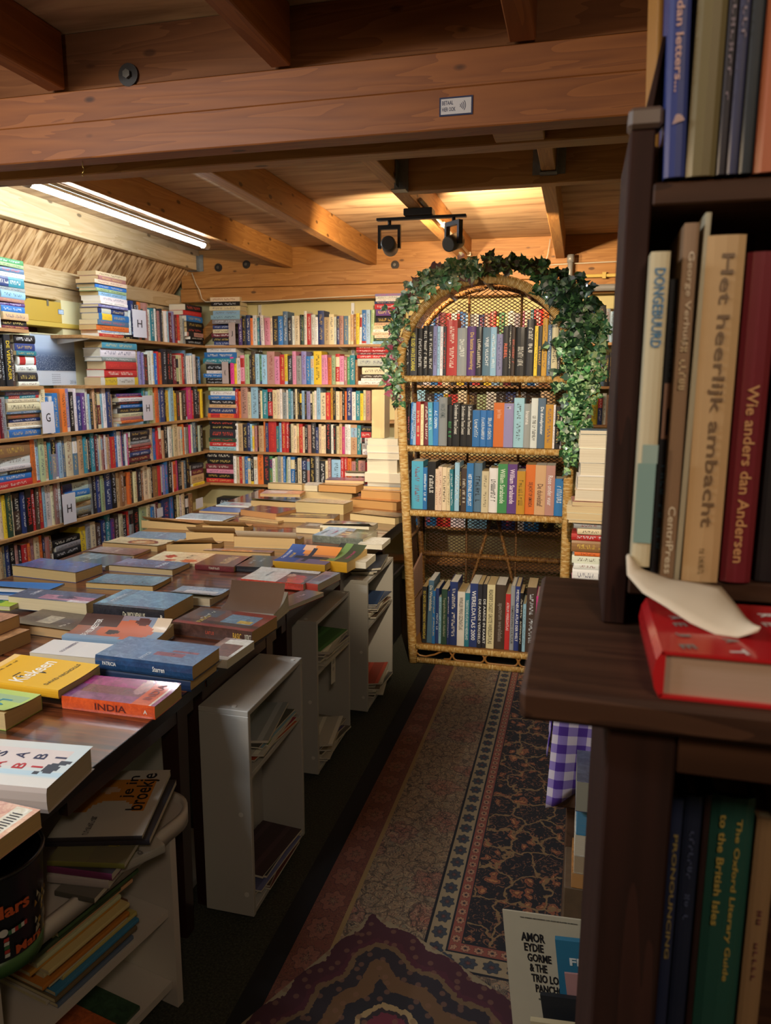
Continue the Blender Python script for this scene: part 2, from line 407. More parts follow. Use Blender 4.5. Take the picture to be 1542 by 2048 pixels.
def make_books(nmax):
    def area(r):
        c = r['O']+r['ex']*r['w']/2+r['ez']*r['h']/2
        return r['w']*r['h']/dist(c)**2*(8 if 'wicker' in r['where'] else 1)
    rs = sorted(REC, key=area, reverse=True); solo = set(id(r) for r in rs[:nmax]); st = MB(); n = 0
    for r in REC:
        a = (r['O'], r['ex'], r['ey'], r['ez'], r['w'], r['h'], r['d'], r['cs'], r['tc'])
        kw = dict(hard=r['hard'], page=r.get('page'), accent=r['acc'], text=not r['title'])
        if id(r) in solo:
            n += 1; cv, pg = MB(), MB(); book_geo(cv, pg, *a, **kw)
            base = thing('book', r['O'], relabel(r), 'book', r['group'])
            cv.build('cover', M_COVER, base); pg.build('pages', M_PAGE, base)
            if r['title']:
                s, col = r['title'][:2]; ct = r['title'][2] if len(r['title']) > 2 else .5
                wd = r['title'][3] if len(r['title']) > 3 else .62
                cen = r['O']+r['ex']*r['w']/2+r['ez']*r['h']*ct-r['ey']*.0009
                lettering('spine_title', base, s, plane_fn(cen, -r['ez'], r['ex']), r['h']*wd, r['w']*.52, col, .01)
        else: book_geo(st, st, *a, **kw)
    if st.p:
        o = st.build('books', [M_COVER, M_PAGE]); tag(o, 'the many smaller book spines filling the far wall shelves', 'books', kind='stuff')
    print('BOOKS', n, len(REC))

def flatbook(label, p0, p1, t, D, face, c1, c2, spine=None, curl=0, s0=.25, prof='n', art=(), page='cdb98a', group=None, texts=(), stext=None, grid=(14, 18),
             mat=None, lift=0, name='book', cat='book', inside='d8d0bd', hard=False):
    """a book lying face up. p0,p1 = ends of its front bottom edge; face S: spine in front, P: page edges in front"""
    p0, p1 = V(p0), V(p1); e = (p1-p0); L = e.length; e.normalize(); inn = V((0, 0, 1)).cross(e)
    if face == 'S': O, s, b = p1.copy(), inn, -e
    else: O, s, b = p0+inn*D, -inn, e
    if random.random() < 2: O = O+V((0, 0, .0006))
    Z = V((0, 0, 1)); c1, c2 = hx(c1), hx(c2); sc = hx(spine) if spine else c1; pc = hx(page)
    root = thing(name, O, label, cat, group)
    def sheet(x, y, f=1.0, off=0.0):
        pr = {'n': 1, 'r': .35+.65*y/L, 'l': 1-.65*y/L, 'c': .55+.45*abs(2*y/L-1)}[prof]
        k = radians(curl)*pr*f/(D*(1-s0)); a = max(0, x-D*s0)*k
        if a < 1e-4: return O+s*x+b*y+Z*(t+off)
        R = 1/k; nx, nz = -sin(a), cos(a)
        return O+s*(D*s0+R*sin(a)+nx*off)+b*y+Z*(t+R*(1-cos(a))+nz*off)
    nx, ny = grid if curl or art else (2, 2)
    cv = MB()
    for i in range(nx):
        for j in range(ny):
            u, v = (i+.5)/nx, (j+.5)/ny; cc = tuple(p*(1-v)+q*v for p, q in zip(c1, c2))
            for A in art:
                if A[0] == 'r' and A[1] <= u <= A[3] and A[2] <= v <= A[4]: cc = hx(A[5])
                if A[0] == 'e' and ((u-A[1])/A[3])**2+((v-A[2])/A[4])**2 < 1: cc = hx(A[5])
            x0, x1, y0, y1 = D*i/nx, D*(i+1)/nx, L*j/ny, L*(j+1)/ny
            cv.poly([sheet(x0, y0), sheet(x1, y0), sheet(x1, y1), sheet(x0, y1)], 0, cc, smooth=True)
            cv.poly([sheet(x0, y0, off=-.0006), sheet(x0, y1, off=-.0006), sheet(x1, y1, off=-.0006), sheet(x1, y0, off=-.0006)], 1, hx(inside))
    cv.build('front_cover', [mat or M_ART, M_PAGE], root, weld=True)
    bl = .004 if hard else .0015; sp = MB(); zz = [0, t*.18, t*.5, t*.82, t]; bb = [0, -bl*.7, -bl, -bl*.7, 0]
    for i in range(4):
        sp.poly([O+s*bb[i]+Z*zz[i], O+s*bb[i]+Z*zz[i]+b*L, O+s*bb[i+1]+Z*zz[i+1]+b*L, O+s*bb[i+1]+Z*zz[i+1]][::-1], 0, sc)
    q = [O, O+s*D, O+s*D+b*L, O+b*L]; r = [x+Z*.0012 for x in q]
    sp.hexa(q+r, 0, sc)
    sp.build('spine_and_back_cover', mat or M_COVER, root)
    pg = MB(); f = .45 if curl else 0; m = 10 if curl else 1; i0 = .004 if hard else .0006; zb = .0014
    y0, y1 = i0, L-i0; Dp = D-i0
    top = lambda x, y: sheet(x, y, f, -.0022) if curl else O+s*x+b*y+Z*(t-.0012)
    bot = lambda x, y: O+s*x+b*y+Z*zb
    n = 5
    for i in range(m):
        xa, xb = Dp*i/m, Dp*(i+1)/m
        for y, fl in ((y0, 1), (y1, 0)):
            a = [bot(xa, y), bot(xb, y), top(xb, y), top(xa, y)]
            pg.poly(a if fl else a[::-1], 0, pc, uv=[(xa, 0), (xb, 0), (xb, t), (xa, t)] if fl else [(xa, t), (xb, t), (xb, 0), (xa, 0)])
        for j in range(n):
            ya, yb = y0+(y1-y0)*j/n, y0+(y1-y0)*(j+1)/n
            pg.poly([top(xa, ya), top(xb, ya), top(xb, yb), top(xa, yb)], 0, tuple(min(1, x*1.15) for x in pc))
    for j in range(n):
        ya, yb = y0+(y1-y0)*j/n, y0+(y1-y0)*(j+1)/n
        pg.poly([bot(Dp, ya), bot(Dp, yb), top(Dp, yb), top(Dp, ya)], 0, pc, uv=[(ya, 0), (yb, 0), (yb, t), (ya, t)])
    pg.build('pages', M_PAGE, root)
    for (str_, uc, vc, wd, ht, col) in texts:   # centre (uc along reading x, vc along height), size in metres; reads from the spine outward
        lettering('cover_lettering', root, str_, lambda x, y, uc=uc, vc=vc: sheet(min(D, max(0, D*uc+x)), L*vc+y, 1, .0007), wd, ht, col, .012)
    for (str_, pos, wd, hf, col) in (stext or ()):
        lettering('spine_title', root, str_, plane_fn(O+b*L*(1-pos)+Z*t*.5-s*(bl+.0006), -b, Z), wd, t*hf, col, .012)
    return root
# ================================================================ SETTING
PINE = ('c4904f', '97622c'); PINE_DIM = ('a8642c', '7a421a'); PALE = ('dcc7a0', 'b9996a')  # second set is pine darkened to stand in for the weak front light
def beam(name, a, b, axis, cols=PINE, kind='structure', nm='pine', label=None, cat=None, group=None, bev=.003, knots=.85):
    mb = MB(); mb.box(a, b, bev=bev)
    o = mb.build(name, wood(nm+'_'+axis, cols[0], cols[1], axis, knots=knots)); o['kind'] = 'structure'; return o
XW, YW = -3.02, 5.5           # left and back wall planes
def slab(name, a, b, m, bev=0):
    mb = MB(); mb.box(a, b, bev=bev); o = mb.build(name, m); o['kind'] = 'structure'; return o
def carpetmat():
    m, nt, b = newmat('carpet'); L = nt.links; tc = N(nt, 'ShaderNodeTexCoord')
    n1 = N(nt, 'ShaderNodeTexNoise'); setin(n1, Scale=160, Detail=3); L.new(tc.outputs['Object'], n1.inputs['Vector'])
    n2 = N(nt, 'ShaderNodeTexNoise'); setin(n2, Scale=3, Detail=3); L.new(tc.outputs['Object'], n2.inputs['Vector'])
    r = ramp(nt, [(.35, hx('1f2118')), (.55, hx('35342a')), (.72, hx('4a4638'))]); L.new(n1.outputs['Fac'], r.inputs[0])
    L.new(mix(nt, mth(nt, 'MULTIPLY', n2.outputs['Fac'], .5), r.outputs[0], hx('26301f')), b.inputs['Base Color']); setin(b, Roughness=1)
    bp = N(nt, 'ShaderNodeBump'); setin(bp, Strength=.6, Distance=.004); L.new(n1.outputs['Fac'], bp.inputs['Height']); L.new(bp.outputs[0], b.inputs['Normal'])
    return m
slab('floor', (-3.3, -1.6, -.05), (2.2, 5.6, 0), carpetmat())
def plymat():
    m, nt, b = newmat('plywood_ceiling'); L = nt.links; tc = N(nt, 'ShaderNodeTexCoord')
    mp = N(nt, 'ShaderNodeMapping'); mp.inputs['Scale'].default_value = (1.2, 7, 1); L.new(tc.outputs['Object'], mp.inputs[0])
    n1 = N(nt, 'ShaderNodeTexNoise'); setin(n1, Scale=1.6, Detail=5, Distortion=.8); L.new(mp.outputs[0], n1.inputs['Vector'])
    r = ramp(nt, [(.3, hx('86694a')), (.48, hx('b39470')), (.7, hx('c9ab82'))]); L.new(n1.outputs['Fac'], r.inputs[0])
    L.new(r.outputs[0], b.inputs['Base Color']); setin(b, Roughness=.7); return m
slab('ceiling', (-3.3, -1.6, 2.5), (2.2, 5.6, 2.55), plymat())
M_WALL = simple('cream_wall', 'cfc48e', .8, noise=.05, nscale=6)
slab('wall_back', (-3.3, YW, -.05), (2.2, YW+.08, 2.5), M_WALL)
slab('wall_left', (XW-.26, -1.6, -.05), (XW-.18, YW, 2.5), simple('shaded_boards', '5a3a24', .8, noise=.3, nscale=9))  # dark brown wood boards behind the cream panels
mb = MB(); mb.box((XW-.18, 3.95, 1.0), (XW, 4.55, 2.0)); mb.box((XW-.18, -1.6, 0), (XW, 3.62, 1.78)); mb.box((XW-.18, 4.55, 0), (XW, YW, 2.0)); mb.box((XW-.18, 3.62, 0), (XW, 4.55, 1.0)); mb.box((XW-.18, 3.62, 1.0), (XW-.03, 3.95, 1.8))
o = mb.build('trim_1', simple('cream_panel', 'd3cb9f', .8, noise=.04, nscale=5)); o['kind'] = 'structure'
slab('trim_2', (XW, 4.16, 1.3), (XW+.006, 4.2, 1.95), simple('tan_strip', 'b08d4c', .6))
slab('wall_right', (2.1, -1.6, -.05), (2.2, YW, 2.5), M_WALL)
slab('wall_front', (-3.3, -1.68, -.05), (2.2, -1.6, 2.5), simple('front_wall', '9a8160', .9))
# sloping plywood between the last joist and the wall plate
def slopemat():
    m, nt, b = newmat('rough_plywood'); L = nt.links; tc = N(nt, 'ShaderNodeTexCoord')
    mp = N(nt, 'ShaderNodeMapping'); mp.inputs['Scale'].default_value = (1, 22, 5); mp.inputs['Rotation'].default_value = (-.6, 0, 0); L.new(tc.outputs['Object'], mp.inputs[0])
    n1 = N(nt, 'ShaderNodeTexNoise'); setin(n1, Scale=1.4, Detail=3, Distortion=.4); L.new(mp.outputs[0], n1.inputs['Vector'])
    r = ramp(nt, [(.42, hx('8a6238')), (.5, hx('c39a66')), (.6, hx('d8b687'))]); L.new(n1.outputs['Fac'], r.inputs[0])
    L.new(r.outputs[0], b.inputs['Base Color']); setin(b, Roughness=.75); return m
mb = MB(); y0, y1 = -1.5, 5.38
mb.hexa([(-3.12, y0, 2.14), (-2.86, y0, 2.46), (-2.86, y1, 2.46), (-3.12, y1, 2.14), (-3.16, y0, 2.17), (-2.9, y0, 2.5), (-2.9, y1, 2.5), (-3.16, y1, 2.17)])
o = mb.build('trim_3', slopemat()); o['kind'] = 'structure'
beam('trim_4', (-3.19, -1.5, 2.075), (-3.03, YW, 2.17), 'y', PALE, nm='pale')
beam('trim_5', (-3.19, -1.5, 2.0), (-3.045, YW, 2.072), 'y', PALE, nm='pale')
# joists (run from the front to the back) and the cross beams
k = 6
for x0, x1, ya, yb in [(-2.22, -2.165, -1.5, 1.985), (-1.508, -1.452, -1.5, 1.985), (-.826, -.77, -1.5, 1.985), (-.206, -.142, -1.5, 1.985), (.45, .51, -1.5, 1.985)]:
    beam(f'trim_{k}', (x0, ya, 2.35), (x1, yb, 2.4995), 'y', PINE_DIM, nm='old'); k += 1  # darkened copy of the pine carries the dim light near the front
beam(f'trim_{k}', (-2.92, -1.5, 2.35), (-2.86, 5.378, 2.4995), 'y', PALE, nm='pale'); k += 1  # paler wood puts the tube's glow into this joist's colour
for x0, x1 in [(-2.16, -2.1), (-1.524, -1.456), (-.84, -.775)]:
    beam(f'trim_{k}', (x0, 2.21, 2.35), (x1, 5.378, 2.4995), 'y'); k += 1
beam(f'trim_{k}', (-.188, 2.21, 2.35), (-.132, 3.198, 2.4995), 'y'); k += 1
beam(f'trim_{k}', (-.2, 3.262, 2.35), (-.14, 5.378, 2.4995), 'y'); k += 1
beam(f'trim_{k}', (.5, 2.21, 2.35), (.56, 5.378, 2.4995), 'y'); k += 1
beam(f'trim_{k}', (-3.2, 1.982, 2.165), (2.09, 2.05, 2.262), 'x', PINE_DIM, nm='old'); k += 1  # front beam dimness is in this darker pine colour
beam(f'trim_{k}', (-3.2, 1.994, 2.264), (2.09, 2.055, 2.35), 'x', PINE_DIM, nm='old'); k += 1
beam(f'trim_{k}', (-3.2, 2.135, 2.165), (2.09, 2.205, 2.35), 'x', PINE, nm='pine'); k += 1
beam(f'trim_{k}', (-.25, 2.052, 2.168), (-.12, 2.133, 2.22), 'x'); k += 1
mb = MB()
mb.box((-3.19, 2.0, 2.352), (2.09, 2.03, 2.4985))
o = mb.build(f'trim_{k}', wood('dark_block_x', '8a5730', '63381a', 'x', knots=.6)); o['kind'] = 'structure'; k += 1
beam(f'trim_{k}', (-.773, 3.2, 2.315), (2.09, 3.26, 2.4995), 'x'); k += 1
beam(f'trim_{k}', (-2.98, 5.38, 2.318), (2.09, 5.44, 2.4995), 'x'); k += 1
beam(f'trim_{k}', (-3.0, 5.345, 2.218), (2.09, 5.44, 2.316), 'x'); k += 1
beam(f'trim_{k}', (-3.02, 5.36, 2.118), (2.09, 5.44, 2.216), 'x'); k += 1
mb = MB()   # diagonal brace under the header
mb.hexa([(-2.98, 5.40, 1.8), (-2.9, 5.40, 1.8), (-2.52, 5.40, 2.117), (-2.66, 5.40, 2.117), (-2.98, 5.47, 1.8), (-2.9, 5.47, 1.8), (-2.52, 5.47, 2.117), (-2.66, 5.47, 2.117)][0:4]+[(-2.98, 5.47, 1.8), (-2.9, 5.47, 1.8), (-2.52, 5.47, 2.117), (-2.66, 5.47, 2.117)])
o = mb.build(f'trim_{k}', wood('pine_x', *PINE, 'x')); o['kind'] = 'structure'; k += 1
GALV = simple('galvanised_steel', '8f9290', .45, .8, noise=.25, nscale=60)
def hanger(loc, w, label):
    x, y, z = loc; mb = MB()
    mb.box((x-w/2-.004, y-.05, z-.004), (x+w/2+.004, y-.001, z)); mb.box((x-w/2-.004, y-.05, z), (x-w/2-.001, y-.001, z+.11)); mb.box((x+w/2+.001, y-.05, z), (x+w/2+.004, y-.001, z+.11))
    mb.box((x-w/2-.035, y-.004, z), (x-w/2-.004, y-.001, z+.12)); mb.box((x+w/2+.004, y-.004, z), (x+w/2+.035, y-.001, z+.12))
    o = mb.build('joist_hanger', GALV); tag(o, label, 'bracket'); return o
hanger((-.16, 3.198, 2.346), .058, 'steel joist hanger where the short joist meets the cross beam')
hanger((-2.89, 5.376, 2.346), .062, 'steel joist hanger at the end of the pale lit joist')
mb = MB(); mb.box((-.772, 3.14, 2.33), (-.769, 3.19, 2.43)); mb.box((-.79, 3.194, 2.31), (-.73, 3.1975, 2.44)); mb.box((-.79, 3.14, 2.31), (-.73, 3.1975, 2.314))
tag(mb.build('joist_hanger', GALV), 'rusty steel hanger at the left end of the cross beam', 'bracket')
def bolt(loc, label, dark=True, ax='y'):
    x, y, z = loc; t = thing('bolt_washer', (x, y, z-.03), label, 'bolt', 'bolt washers on the beams')
    mb = MB(); mb.tube([(x, y-.006, z), (x, y, z)], .03, 20, smooth=False); mb.build('washer', simple('dark_washer', '3a3531' if dark else '6f6a60', .5, .6), t)
    mb = MB(); mb.tube([(x, y-.016, z), (x, y-.0062, z)], .012, 6, smooth=False); mb.build('nut', simple('nut', '6d675d', .4, .8), t)
bolt((-1.255, 1.998, 2.375), 'dark washer and nut half hidden by the front beam')
bolt((-2.7, 5.378, 2.37), 'dark washer left of the pair below the tube light'); bolt((-2.47, 5.378, 2.385), 'dark washer right of the pair below the tube light')
bolt((-1.32, 5.378, 2.345), 'pale washer below the left spotlight head', False)
# pipes and cables
PIPE = simple('grey_pipe', '8b8a86', .4, .2)
mb = MB(); mb.tube([(-.1, 5.3, 2.36), (-.1, 5.3, 2.15)], .018, 12); mb.tube([(-.1, 5.3, 2.36), (-.1, 5.3, 2.31)], .024, 12)
mb.tube([(-.06, 5.3, 2.145), (2.0, 5.3, 2.145)], .022, 12); tag(mb.build('heating_pipe', PIPE), 'grey pipe dropping beside the joist and running right', 'pipe')
mb = MB(); mb.tube([(-.02, 5.33, 2.225), (2.0, 5.33, 2.225)], .011, 10)
for x in (.12, .7): mb.box((x-.012, 5.315, 2.205), (x+.012, 5.344, 2.245))
tag(mb.build('conduit', simple('yellowed_conduit', 'c9ad5c', .5)), 'yellowed conduit clipped along the back header', 'pipe')
WIRE = simple('white_cable', 'cfc6b0', .5)
def cable(name, pts, r, label): mb = MB(); mb.tube(pts, r, 6); tag(mb.build(name, WIRE), label, 'cable')
cable('cable', [(-2.9, 5.33, 2.33), (-2.87, 5.33, 2.25), (-2.84, 5.33, 2.2), (-2.83, 5.34, 2.14), (-2.8, 5.34, 2.118), (-2.3, 5.34, 2.112), (-1.9, 5.34, 2.125), (-1.3, 5.34, 2.14)], .0035, 'white cable looping along the bottom of the back header')
cable('cable', [(-.24, 5.33, 2.47), (-.25, 5.33, 2.38), (-.27, 5.33, 2.3), (-.2, 5.33, 2.305), (.1, 5.33, 2.31), (.6, 5.33, 2.315), (2, 5.33, 2.32)], .004, 'white cable along the back header right of the wicker arch')
mb = MB(); mb.tube([(-.765, 3.6, 2.372), (-.765, 5.3, 2.372)], .009, 8)
for y in (4.2, 4.7, 5.2): mb.box((-.775, y-.012, 2.36), (-.752, y+.012, 2.384))
tag(mb.build('conduit', WIRE), 'white conduit along the joist behind the spotlight bar', 'pipe')
# a little hook hanging under the front beam
mb = MB(); mb.tube([(-1.43, 2.01, 2.165), (-1.43, 2.01, 2.15), (-1.425, 2.01, 2.145), (-1.43, 2.01, 2.135), (-1.437, 2.01, 2.13), (-1.43, 2.01, 2.125)], .0015, 6)
tag(mb.build('hook', simple('brass', 'b59a55', .3, .9)), 'tiny brass hook screwed under the front beam', 'hook')

# ---------------------------------------------------------------- tube light
T = thing('tube_light', (-2.19, 3.45, 2.29), 'long bright fluorescent tube light under the joist', 'lamp')
mb = MB(); mb.tube([(-2.19, 2.72, 2.318), (-2.19, 4.17, 2.318)], .0145, 16); mt = simple('lit_tube', (1, 1, 1), .4); 
bs = mt.node_tree.nodes['Principled BSDF']; bs.inputs['Emission Color'].default_value = (.84, .93, 1, 1); bs.inputs['Emission Strength'].default_value = TUBE_POWER
mb.build('glowing_tube', mt, T)
mb = MB(); mb.box((-2.2, 2.68, 2.336), (-2.165, 4.21, 2.349)); mb.build('housing', simple('lamp_white', 'c9cbc8', .4), T)
mb = MB(); mb.box((-2.172, 2.7, 2.322), (-2.170, 4.19, 2.3355)); mb.build('reflector_rail', simple('lamp_rail', 'dfe6e8', .25, .6), T)
for y0, y1 in ((2.665, 2.72), (4.17, 4.225)):
    mb = MB(); mb.tube([(-2.19, y0, 2.318), (-2.19, y1, 2.318)], .02, 16, smooth=False); mb.build('end_cap', simple('cap_plastic', 'd8d2c2', .35), T)

# ---------------------------------------------------------------- spotlight bar
DK = simple('spot_grey', '3c3b39', .45, .3)
T = thing('spotlight_bar', (-.77, 3.7, 2.2), 'dark grey ceiling spotlight bar with two swivel heads', 'lamp')
mb = MB(); mb.box((-.86, 3.66, 2.318), (-.72, 3.74, 2.3495), bev=.003); mb.build('canopy', DK, T)
mb = MB(); mb.box((-1.0, 3.68, 2.303), (-.56, 3.71, 2.316), bev=.002); mb.build('bar', DK, T)
def head(x, y, z, aim, twist, cn):
    h = thing_part('head', (x, y, z), T)
    mb = MB(); mb.tube([(x, y, 2.303), (x, y, z+.085)], .009, 10); mb.build('stem', DK, h)
    c, s = cos(twist), sin(twist); mb = MB()
    q = lambda a, b, zz: V((x+a*c-b*s, y+a*s+b*c, zz))
    def bx(a0, a1, z0, z1):
        mb.hexa([q(a0, -.012, z0), q(a1, -.012, z0), q(a1, .012, z0), q(a0, .012, z0), q(a0, -.012, z1), q(a1, -.012, z1), q(a1, .012, z1), q(a0, .012, z1)])
    bx(-.056, .056, z+.066, z+.086); bx(-.056, -.042, z-.022, z+.066); bx(.042, .056, z-.022, z+.066); mb.build('bracket', DK, h)
    a = (V(aim)-V((x, y, z))).normalized(); mb = MB(); p = V((x, y, z-.01))
    mb.tube([p-a*.05, p-a*.045, p+a*.045], [.03, .036, .038], 24, side=(1, 0, .01)); mb.build('lamp_can', simple('can_grey', '56524c', .5, .3), h)
    mb = MB(); mb.tube([p+a*.0455, p+a*.047], .034, 20); ml = simple('lit_lens', (1, .72, .4), .4, emis=8); mb.build('lens', ml, h)
    light('SPOT', 'head_lamp', p+a*.052, SPOTW, WARM, .02, aim, cn, .5)
def thing_part(name, loc, parent):
    o = bpy.data.objects.new(name, None); COL.objects.link(o); o.parent = parent; o.location = V(loc)-wloc(parent); o.empty_display_size = .02; return o
SPOTW = 120
head(-.935, 3.69, 2.195, (-1.1, 5.3, 2.0), 0.05, 130)
head(-.62, 3.69, 2.2, (-.05, 5.2, 2.75), -.75, 92)

# ---------------------------------------------------------------- stickers and cards
def card(name, label, cat, c, xa, ya, w, h, lines, face='d9d8e0', edge=None, t=.0006, inkc='26262c', group=None):
    c, xa, ya = V(c), V(xa).normalized(), V(ya).normalized(); n = xa.cross(ya); mb = MB()
    root = thing(name, c-ya*h/2, label, cat, group)
    q = [c-xa*w/2-ya*h/2, c+xa*w/2-ya*h/2, c+xa*w/2+ya*h/2, c-xa*w/2+ya*h/2]
    mb.hexa([x-n*t for x in q]+q); mb.build('card', simple('card_'+(edge or face), edge or face, .6), root)
    if edge:
        e = min(w, h)*.09; q = [c-xa*(w/2-e)-ya*(h/2-e), c+xa*(w/2-e)-ya*(h/2-e), c+xa*(w/2-e)+ya*(h/2-e), c-xa*(w/2-e)+ya*(h/2-e)]
        mb = MB(); mb.poly([x+n*.0002 for x in q]); mb.build('face', simple('card_'+face, face, .5), root)
    for s, u, v, tw, th in lines: lettering('lettering', root, s, plane_fn(c+xa*u+ya*v, xa, ya, .0005), tw, th, inkc, .01)
    return root
def waves(root, c, xa, ya, r0, n, col):
    c, xa, ya = V(c), V(xa), V(ya); mb = MB(); nn = xa.cross(ya)
    for i in range(n):
        r = r0*(1+i*.75); w = r0*.13
        for k_ in range(8):
            a0, a1 = radians(-38+76*k_/8), radians(-38+76*(k_+1)/8)
            mb.poly([c+nn*.0006+xa*cos(a0)*(r-w)+ya*sin(a0)*(r-w), c+nn*.0006+xa*cos(a0)*(r+w)+ya*sin(a0)*(r+w), c+nn*.0006+xa*cos(a1)*(r+w)+ya*sin(a1)*(r+w), c+nn*.0006+xa*cos(a1)*(r-w)+ya*sin(a1)*(r-w)])
    mb.build('wave_symbol', ink(col), root)
c = U(912, 212, 'y', 1.98)+V((0, -.0004, 0)); r = card('payment_sticker', 'white sticker with dark border reading BETAAL HIER OOK on the front beam', 'sticker', c, (1, 0, .0), (0, 0, 1), .084, .044, [('BETAAL', -.021, .0085, .028, .0095), ('HIER OOK', -.018, -.0065, .034, .0095)], 'c9c3c0', '1d2447', inkc='1c2348')
waves(r, c+V((.006, 0, 0)), (1, 0, 0), (0, 0, 1), .0055, 4, '1c2348')

# ================================================================ WALL SHELVING
PINE_SH = wood('shelf_y', 'c49a66', '9a6c3c', 'y', knots=.3); PINE_SX = wood('shelf_x', 'c49a66', '9a6c3c', 'x', knots=.3)
ZS = [1.79, 1.50, 1.24, .985, .73, .47, .2]
XF, YF = -2.8, 5.3
NUMW = ['top', 'second', 'third', 'fourth', 'fifth', 'sixth', 'lowest']
M_BR = simple('white_bracket', 'd6d4cc', .4, .2)
for i, z in enumerate(ZS):
    if i < 2: secs = [(1.6, [3.395, 3.475][i], 'nearer '), (3.83, YW-.002, 'farther ')]
    else: secs = [(1.6, YW-.002, '')]
    for a, b, w in secs:
        T = thing('shelf', (XF-.1, (a+b)/2, z-.018), f'long {w}pine shelf board on the left wall, {NUMW[i]} level', 'shelf')
        mb = MB(); mb.box((XW+.001, a, z-.018), (XF, b, z), bev=.001); mb.build('board', PINE_SH, T)
        for yy in (3.0, 4.27, 5.15, a+.06 if i < 2 else 2.2):
            if a < yy < b:
                mb = MB(); mb.hexa([(XW+.005, yy-.006, z-.05), (XF-.03, yy-.006, z-.028), (XF-.03, yy+.006, z-.028), (XW+.005, yy+.006, z-.05), (XW+.005, yy-.006, z-.019), (XF+.004, yy-.006, z-.019), (XF+.004, yy+.006, z-.019), (XW+.005, yy+.006, z-.019)])
                mb.build('bracket', M_BR, T)
    T = thing('shelf', (-1, YF+.1, z-.018), f'long pine shelf board on the back wall, {NUMW[i]} level', 'shelf')
    mb = MB(); mb.box((XF+.002, YF, z-.018), (2.05, YW-.001, z), bev=.001); mb.build('board', PINE_SX, T)
    for xx in (-2.45, -1.72, -.9, .0, .7):
        mb = MB(); mb.hexa([(xx-.006, YF+.03, z-.028), (xx+.006, YF+.03, z-.028), (xx+.006, YW-.005, z-.05), (xx-.006, YW-.005, z-.05), (xx-.006, YF-.004, z-.019), (xx+.006, YF-.004, z-.019), (xx+.006, YW-.005, z-.019), (xx-.006, YW-.005, z-.019)])
        mb.build('bracket', M_BR, T)
for j, xx in enumerate((-2.42, -1.67, .02)):
    T = thing('shelf_rail', (xx, YW-.01, .1), ['white slotted rail', 'white slotted rail', 'white slotted rail'][j]+[' on the cream back wall, left one', ' on the cream back wall, middle one', ' on the cream back wall behind the ivy'][j], 'rail')
    mb = MB(); mb.box((xx-.012, YW-.014, .1), (xx+.012, YW-.001, 2.1)); mb.build('channel', M_BR, T)
    mb = MB()
    for q in range(40): mb.box((xx-.003, YW-.0148, .15+q*.048), (xx+.003, YW-.0142, .17+q*.048))
    mb.build('slots', simple('slot_dark', '3a3a38', .6), T)

EX, EY = V((1, 0, 0)), V((0, 1, 0)); UPV = V((0, 0, 1))
def bx_(px, py=765): return U(px, py, 'y', YF)[0]
def ly_(px, py=765): return U(px, py, 'x', XF)[1]
def brow(i, pa, pb, toks, h=.215, **k):
    a, b = bx_(pa, 700+i*60), bx_(pb, 700+i*60); row(k.pop('where', f'{NUMW[i]} back wall shelf'), V((a, YF, ZS[i])), EX, EY, b-a, toks, h, group=f'books along the {NUMW[i]} back wall shelf', **k)
def lrow(i, pa, pb, toks, h=.215, **k):
    a, b = ly_(pa, 720+i*62), ly_(pb, 720+i*62); row(k.pop('where', f'{NUMW[i]} left wall shelf'), V((XF, a, ZS[i])), EY, -EX, b-a, toks, h, group=f'books along the {NUMW[i]} left wall shelf', **k)
def bstack(i, pa, pb, toks, hpx, where, **k):
    a, b = bx_(pa, 700+i*60), bx_(pb, 700+i*60); f = (b-a)/(pb-pa); stack(where, V((b, YF+.012, ZS[i]+k.pop('z', 0)+.0005)), UPV, EY, toks, hpx*f, w=b-a, group='books stacked flat on the back wall shelves', **k)
def lstack(i, pa, pb, toks, hpx, where, **k):
    a, b = ly_(pa, 720+i*62), ly_(pb, 720+i*62); c = V((XF, (a+b)/2, ZS[i])); f = dist(c)*.97/FPX
    stack(where, V((XF-.01, b, ZS[i]+k.pop('z', 0)+.0005)), UPV, -EX, toks, hpx*f, w=b-a, group='books stacked flat on the left wall shelves', **k)
# --- back wall, top shelf down
bstack(0, 422, 480, 'c k c l l g', 47, 'tall stack, left end of the top back shelf', z=.16); bstack(0, 424, 461, 'B c R K B', 36, 'low stack, left end of the top back shelf')
brow(0, 475, 745, 'P2 k2 B2.2 o1.3 w2 t B w1.6 p2.8 c1.3 K3 b2.3 u2.4^ K2 w1.4 c2.4 k G1 w1.4^ r2 w2 w1.5 B3^ a2.4 c2.4 w B1.4 d2 u2.2 c a1.4 n1.4 y1.5 w b2.2^ l1.8^ e1.4^')
bstack(0, 746, 800, 'v w w B r2 P2.6 k3', 56, 'stack beside the ivy on the top back shelf, upper part', z=.145); bstack(0, 744, 787, 'a c1.3 w c c G l', 41, 'stack beside the ivy on the top back shelf, lower part')
brow(0, 815, 1120, 'k2 l2 b1.5 w2 b2 P1.5 R2 r2 w2 w1 b2 l1 g2 w1.5 B2 d2 r2 k1 E2 c1 w2 g2 p1.5 c2 t1 r3 o2 K2 w2')
brow(0, 1150, 1240, 'c1 r2 k1 w1 K2 b1 k1 c1 K3^ g2 l2 R1 w2')
bstack(1, 408, 472, 'w w1.5 b2 t1.8', 33, 'blue topped stack, left end of the second back shelf', z=.155); bstack(1, 409, 448, 'g k2 w b1.3 k k', 41, 'low dark stack, left end of the second back shelf')
